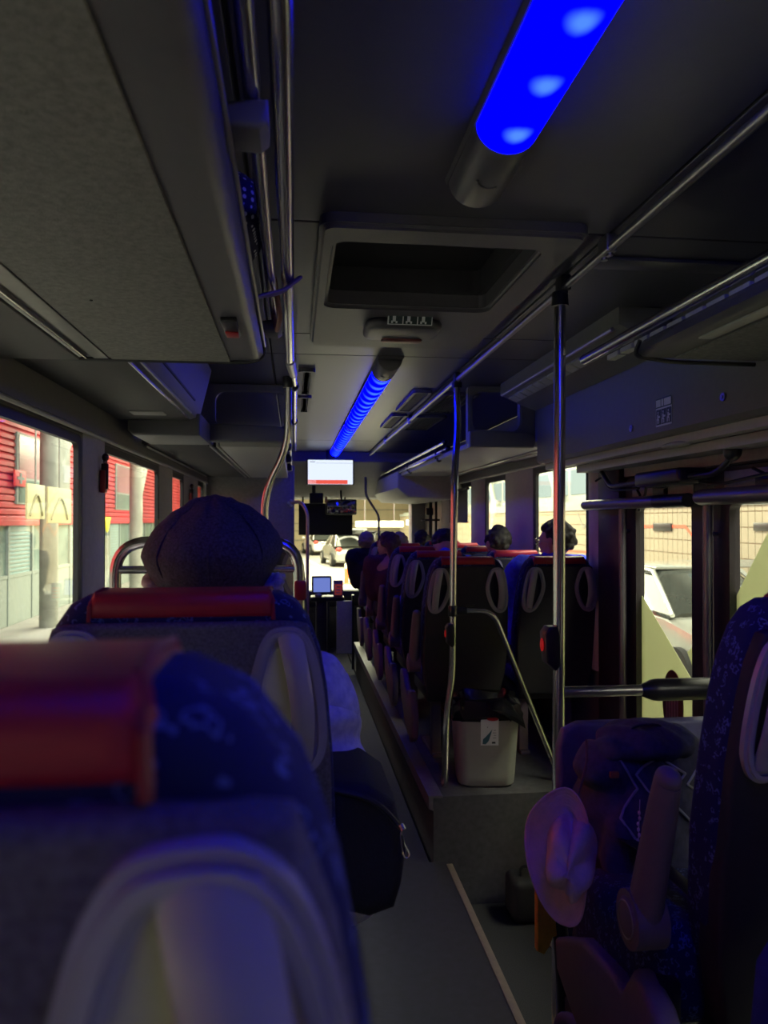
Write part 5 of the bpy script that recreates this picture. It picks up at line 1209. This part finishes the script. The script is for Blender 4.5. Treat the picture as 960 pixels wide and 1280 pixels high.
bm = bm_(); cyl(bm, (-.03, -.45, GZ), (-.03, -.45, 3.5), .03); obj('mast', bm, steel, sg)

# ---- right: tiled wall with painted bands, high windows
RX = 6.2
tw = thing('tiled_wall', 'cream tiled terminal wall with grey and red bands seen through the right windows', 'wall', (RX, 15, GZ))
til = mat('cream_tile', (.35, .30, .21), .45, var=.08, scale=1.3)
bm = bm_(); box(bm, (RX+.01, -2, GZ), (RX+.2, 44, 1.78)); obj('joint_bed', rel(tw, bm), mat('tile_joint', (.34, .26, .17), .9), tw, smooth=False)
bm = bm_()
z = GZ
while z < 1.70:
    y = 2.0
    while y < 34:
        box(bm, (RX-.004, y+.006, z+.007), (RX+.012, y+.154, z+.213)) if y < 14 else None
        y += .16
    box(bm, (RX-.004, 14, z+.007), (RX+.012, 44, z+.213)); z += .22
obj('tiles', rel(tw, bm), til, tw, smooth=False, kind='stuff')
bm = bm_(); box(bm, (RX-.03, -2, 1.74), (RX+.2, 44, 1.86)); obj('coping', rel(tw, bm), steel if False else mat('grey_green_steel', (.30, .33, .29), .6), tw, smooth=False)
def band(pts, w_, m, x=RX-.012):
    """flat painted band following a bent line on the wall"""
    bm = bm_(); P_ = [Vector((p[0], p[1])) for p in pts]; L_, R_ = [], []
    for i, p in enumerate(P_):
        d = (P_[min(i+1, len(P_)-1)]-P_[max(i-1, 0)]).normalized(); n_ = Vector((-d.y, d.x))*w_/2; L_.append(p+n_); R_.append(p-n_)
    prism(bm, [tuple(v) for v in L_]+[tuple(v) for v in R_[::-1]], x, x+.006, axis='X')
    return obj('band', rel(tw, bm), m, tw, smooth=False)
red_b = mat('band_red', (.75, .12, .06), .5); gry_b = mat('band_grey', (.26, .26, .22), .5); org_b = mat('band_orange', (.75, .30, .10), .5)
W = lambda px, py: px2(px, py, RX)
band([W(780, 658), W(857, 658), W(870, 675), W(895, 675)], .05, red_b)
band([W(812, 755), W(840, 704), W(880, 704), W(945, 704)], .10, gry_b)
band([W(722, 642), W(730, 660), W(740, 642)], .05, gry_b)
band([W(648, 690), W(655, 700), W(700, 688), W(738, 690)], .05, red_b)
band([W(583, 650), W(589, 668), W(595, 653), W(601, 668), W(607, 650)], .07, org_b)
for (a, b) in ((818, 841), (944, 975)):
    p, q = W(a, 656), W(b, 664); bm = bm_(); box(bm, (RX-.03, min(p[0], q[0]), q[1]), (RX-.012, max(p[0], q[0]), p[1]+.03), .004); obj('black_plate', rel(tw, bm), blackp, tw)
# steel window band above
ub = thing('window_band', 'band of bright high windows in grey green steel above the tiled wall', 'window', (RX+.6, 15, 1.8))
sg_m = MAT['grey_green_steel']; day = emit_mat('daylight_pane', (.80, .92, .80), 1.05)
bm = bm_(); box(bm, (RX+.55, 0, 1.8), (RX+.7, 44, 6.5)); obj('steel_wall', rel(ub, bm), sg_m, ub, smooth=False)
y = 6.0
while y < 40:
    for (za, zb_) in ((2.15, 2.75), (2.95, 3.3)):
        bm = bm_(); box(bm, (RX+.53, y, za), (RX+.56, y+1.0, zb_)); obj('pane', rel(ub, bm), day, ub, smooth=False)
    y += 1.2
for yy in (8, 13, 18, 24, 31):
    bm = bm_(); cyl(bm, (RX+.35, yy, 1.86), (RX+.35, yy+1.8, 4.2), .09, n=8); obj('brace', rel(ub, bm), sg_m, ub)
bm = bm_(); box(bm, (RX+.2, 0, 1.86), (RX+.5, 44, 1.95)); obj('ledge', rel(ub, bm), sg_m, ub, smooth=False)

# ---- cars
tyre = mat('tyre', (.015, .015, .015), .8); cglass = mat('car_glass', (.04, .045, .042), .08, 0, var=.1, spec=.8)
def car(label, loc, rot, paint, group='parked cars'):
    c = thing('car', label, 'car', loc, rot, group=group)
    # body by lofting sections along Y (front at +Y), half-width and heights
    secs = [(-2.1, .30, .62, .70), (-2.0, .25, .74, .80), (-1.2, .22, .92, .86), (0, .22, .95, .88), (.9, .22, .93, .88), (1.7, .25, .80, .84), (2.05, .30, .66, .74), (2.12, .35, .55, .66)]
    bm = bm_(); rings = []
    for (y, zb_, zt_, hw) in secs:
        rings.append([Vector((x, y, z)) for x, z in ((-hw*.9, zb_), (-hw, zb_+.1), (-hw*1.0, (zb_+zt_)/2+.05), (-hw*.94, zt_-.04), (-hw*.8, zt_), (0, zt_+.03), (hw*.8, zt_), (hw*.94, zt_-.04), (hw, (zb_+zt_)/2+.05), (hw, zb_+.1), (hw*.9, zb_))])
    loft(bm, rings); obj('body', bm, paint, c, ang=30)
    secs = [(-1.75, .90, .92, .78), (-1.25, .93, 1.34, .62), (-.5, .95, 1.45, .58), (.15, .95, 1.42, .58), (.95, .93, .97, .74)]
    bm = bm_(); rings = []
    for (y, zb_, zt_, hw) in secs:
        hw2 = .80; rings.append([Vector((x, y, z)) for x, z in ((-hw2, zb_-.05), (-hw2*.98, zb_+.02), (-hw-.02, zt_-.06), (-hw+.1, zt_), (0, zt_+.02), (hw-.1, zt_), (hw+.02, zt_-.06), (hw2*.98, zb_+.02), (hw2, zb_-.05))])
    loft(bm, rings); obj('cabin_glass', bm, cglass, c, ang=30)
    bm = bm_()
    for s in (-1, 1):
        tube(bm, [(s*.77, .98, .95), (s*.60, .17, 1.42), (s*.60, -.5, 1.46), (s*.64, -1.25, 1.36), (s*.78, -1.78, .92)], .03, 8); tube(bm, [(s*.79, -.3, .95), (s*.61, -.35, 1.44)], .03, 8)
    prism(bm, [(-.56, -1.2), (.56, -1.2), (.55, .14), (-.55, .14)], 1.435, 1.475, axis='Z', bev=.015); obj('roof', bm, paint, c)
    for s in (-1, 1):
        bm = bm_(); ell(bm, (s*.98, .55, 1.0), (.10, .06, .075)); cyl(bm, (s*.82, .58, .95), (s*.95, .56, .98), .02); obj('mirror', bm, paint, c)
        bm = bm_(); ell(bm, (s*.62, 1.98, .66), (.17, .10, .07), (0, 0, -s*.3)); obj('headlight', bm, mat('lamp_glass', (.7, .7, .7), .1), c)
        bm = bm_(); ell(bm, (s*.66, -2.04, .78), (.14, .06, .09)); obj('tail_light', bm, mat('tail_red', (.7, .04, .03), .3, emit=(.8, .05, .03), estr=.6), c)
        for y in (-1.32, 1.32):
            bm = bm_(); cyl(bm, (s*.72, y, .32), (s*.92, y, .32), .32, n=24); wh = obj('wheel', bm, tyre, c)
            bm = bm_(); cyl(bm, (s*.91, y, .32), (s*.935, y, .32), .20, n=14); obj('hub_cap', bm, steel, wh)
    bm = bm_(); box(bm, (-.26, -2.14, .50), (.26, -2.09, .62), .01); obj('number_plate', bm, white_m, c)
    return c
silver = mat('silver_paint', (.45, .46, .42), .22, .5, var=.02, coat=.6)
q = px2(838, 740, 4.9)
car('silver car parked by the tiled wall outside the side door', (5.2, 9.4, GZ), PI, silver)
car('dark grey car ahead of the bus beyond the windscreen', (4.4, 42, GZ), -.5, mat('dark_paint', (.12, .12, .13), .3, .3, coat=.5))
car('white car ahead of the bus with red tail lights', (1.6, 46, GZ), .15, mat('white_paint', (.65, .65, .62), .3, coat=.5))
# people-mover style boot-open car: raised tailgate
g = car('pale car ahead with its tailgate raised', (2.35, 35.0, GZ), .12, silver)
bm = bm_(); prism(bm, [(-1.30, 1.42), (-1.28, 1.48), (-2.25, 1.72), (-2.3, 1.64)], -.55, .55, axis='X', bev=.01); obj('tailgate', bm, mat('dark_paint', (.12, .12, .13), .3), g)
# bollard
g = thing('bollard', 'orange bollard with a pale top standing on the road ahead', 'bollard', (1.69, 24.5, GZ))
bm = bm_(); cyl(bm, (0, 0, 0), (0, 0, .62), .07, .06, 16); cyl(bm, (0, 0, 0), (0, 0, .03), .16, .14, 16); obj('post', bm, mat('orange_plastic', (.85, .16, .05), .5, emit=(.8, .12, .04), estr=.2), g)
bm = bm_(); cyl(bm, (0, 0, .50), (0, 0, .64), .072, .068, 16); ell(bm, (0, 0, .64), (.068, .068, .03)); obj('sleeve', bm, mat('pale_sleeve', (.8, .75, .5), .5), g)
# road markings
lm = mat('road_paint', (.72, .66, .45), .7)
for (x0, y0_, x1, y1_, lab) in ((.6, 40, 2.6, 18, 'pale painted line crossing the road ahead'), (-3.6, 12, -3.4, 48, 'pale painted edge line on the left of the road')):
    g = thing('road_line', lab, 'road marking', (x0, y0_, GZ)); d = (Vector((x1, y1_, 0))-Vector((x0, y0_, 0))); nn = Vector((-d.y, d.x, 0)).normalized()*.07
    bm = bm_(); A = [Vector((x0, y0_, GZ+.001))-nn, Vector((x1, y1_, GZ+.001))-nn, Vector((x1, y1_, GZ+.001))+nn, Vector((x0, y0_, GZ+.001))+nn]
    lo = [bm.verts.new(p) for p in A]; hi = [bm.verts.new(p+Vector((0, 0, .006))) for p in A]; bm.faces.new(lo); bm.faces.new(hi[::-1])
    for i in range(4): bm.faces.new((lo[i], lo[(i+1) % 4], hi[(i+1) % 4], hi[i]))
    obj('paint', rel(g, bm), lm, g, smooth=False)
# far end wall with lamp strip
g = thing('end_wall', 'bright cream end wall of the terminal beyond the cars', 'wall', (0, 52, GZ))
bm = bm_(); box(bm, (-30, 52, GZ), (30, 52.3, 6.6)); obj('wall', rel(g, bm), mat('end_cream', (.50, .43, .27), .7, var=.06, scale=.5), g, smooth=False)
for z in (.1, .75, 1.25, 2.2):
    bm = bm_(); box(bm, (-30, 51.93, z), (30, 52.0, z+.08)); obj('rail_strip', rel(g, bm), mat('grey_strip', (.30, .28, .2), .7), g, smooth=False)
for x0, x1, y_, z_ in ((1.95, 3.5, 24, 1.40), (3.9, 4.8, 26, 1.44)):
    g = thing('strip_luminaire', 'long fluorescent lamp %s beyond the windscreen' % ('over the parked cars' if x0 < 3 else 'near the right windscreen pillar'), 'lamp', (x0, y_, z_))
    bm = bm_(); box(bm, (x0, y_, z_-.10), (x1, y_+.2, z_+.10), .03); obj('tube', rel(g, bm), emit_mat('fluorescent_%d' % int(x0), (1, .93, .62), 4.0), g)
    for xx in (x0+.3, x1-.3):
        bm = bm_(); cyl(bm, (xx, y_+.1, z_+.1), (xx, y_+.1, 6.59), .02, n=8); obj('rod', rel(g, bm), steel, g)
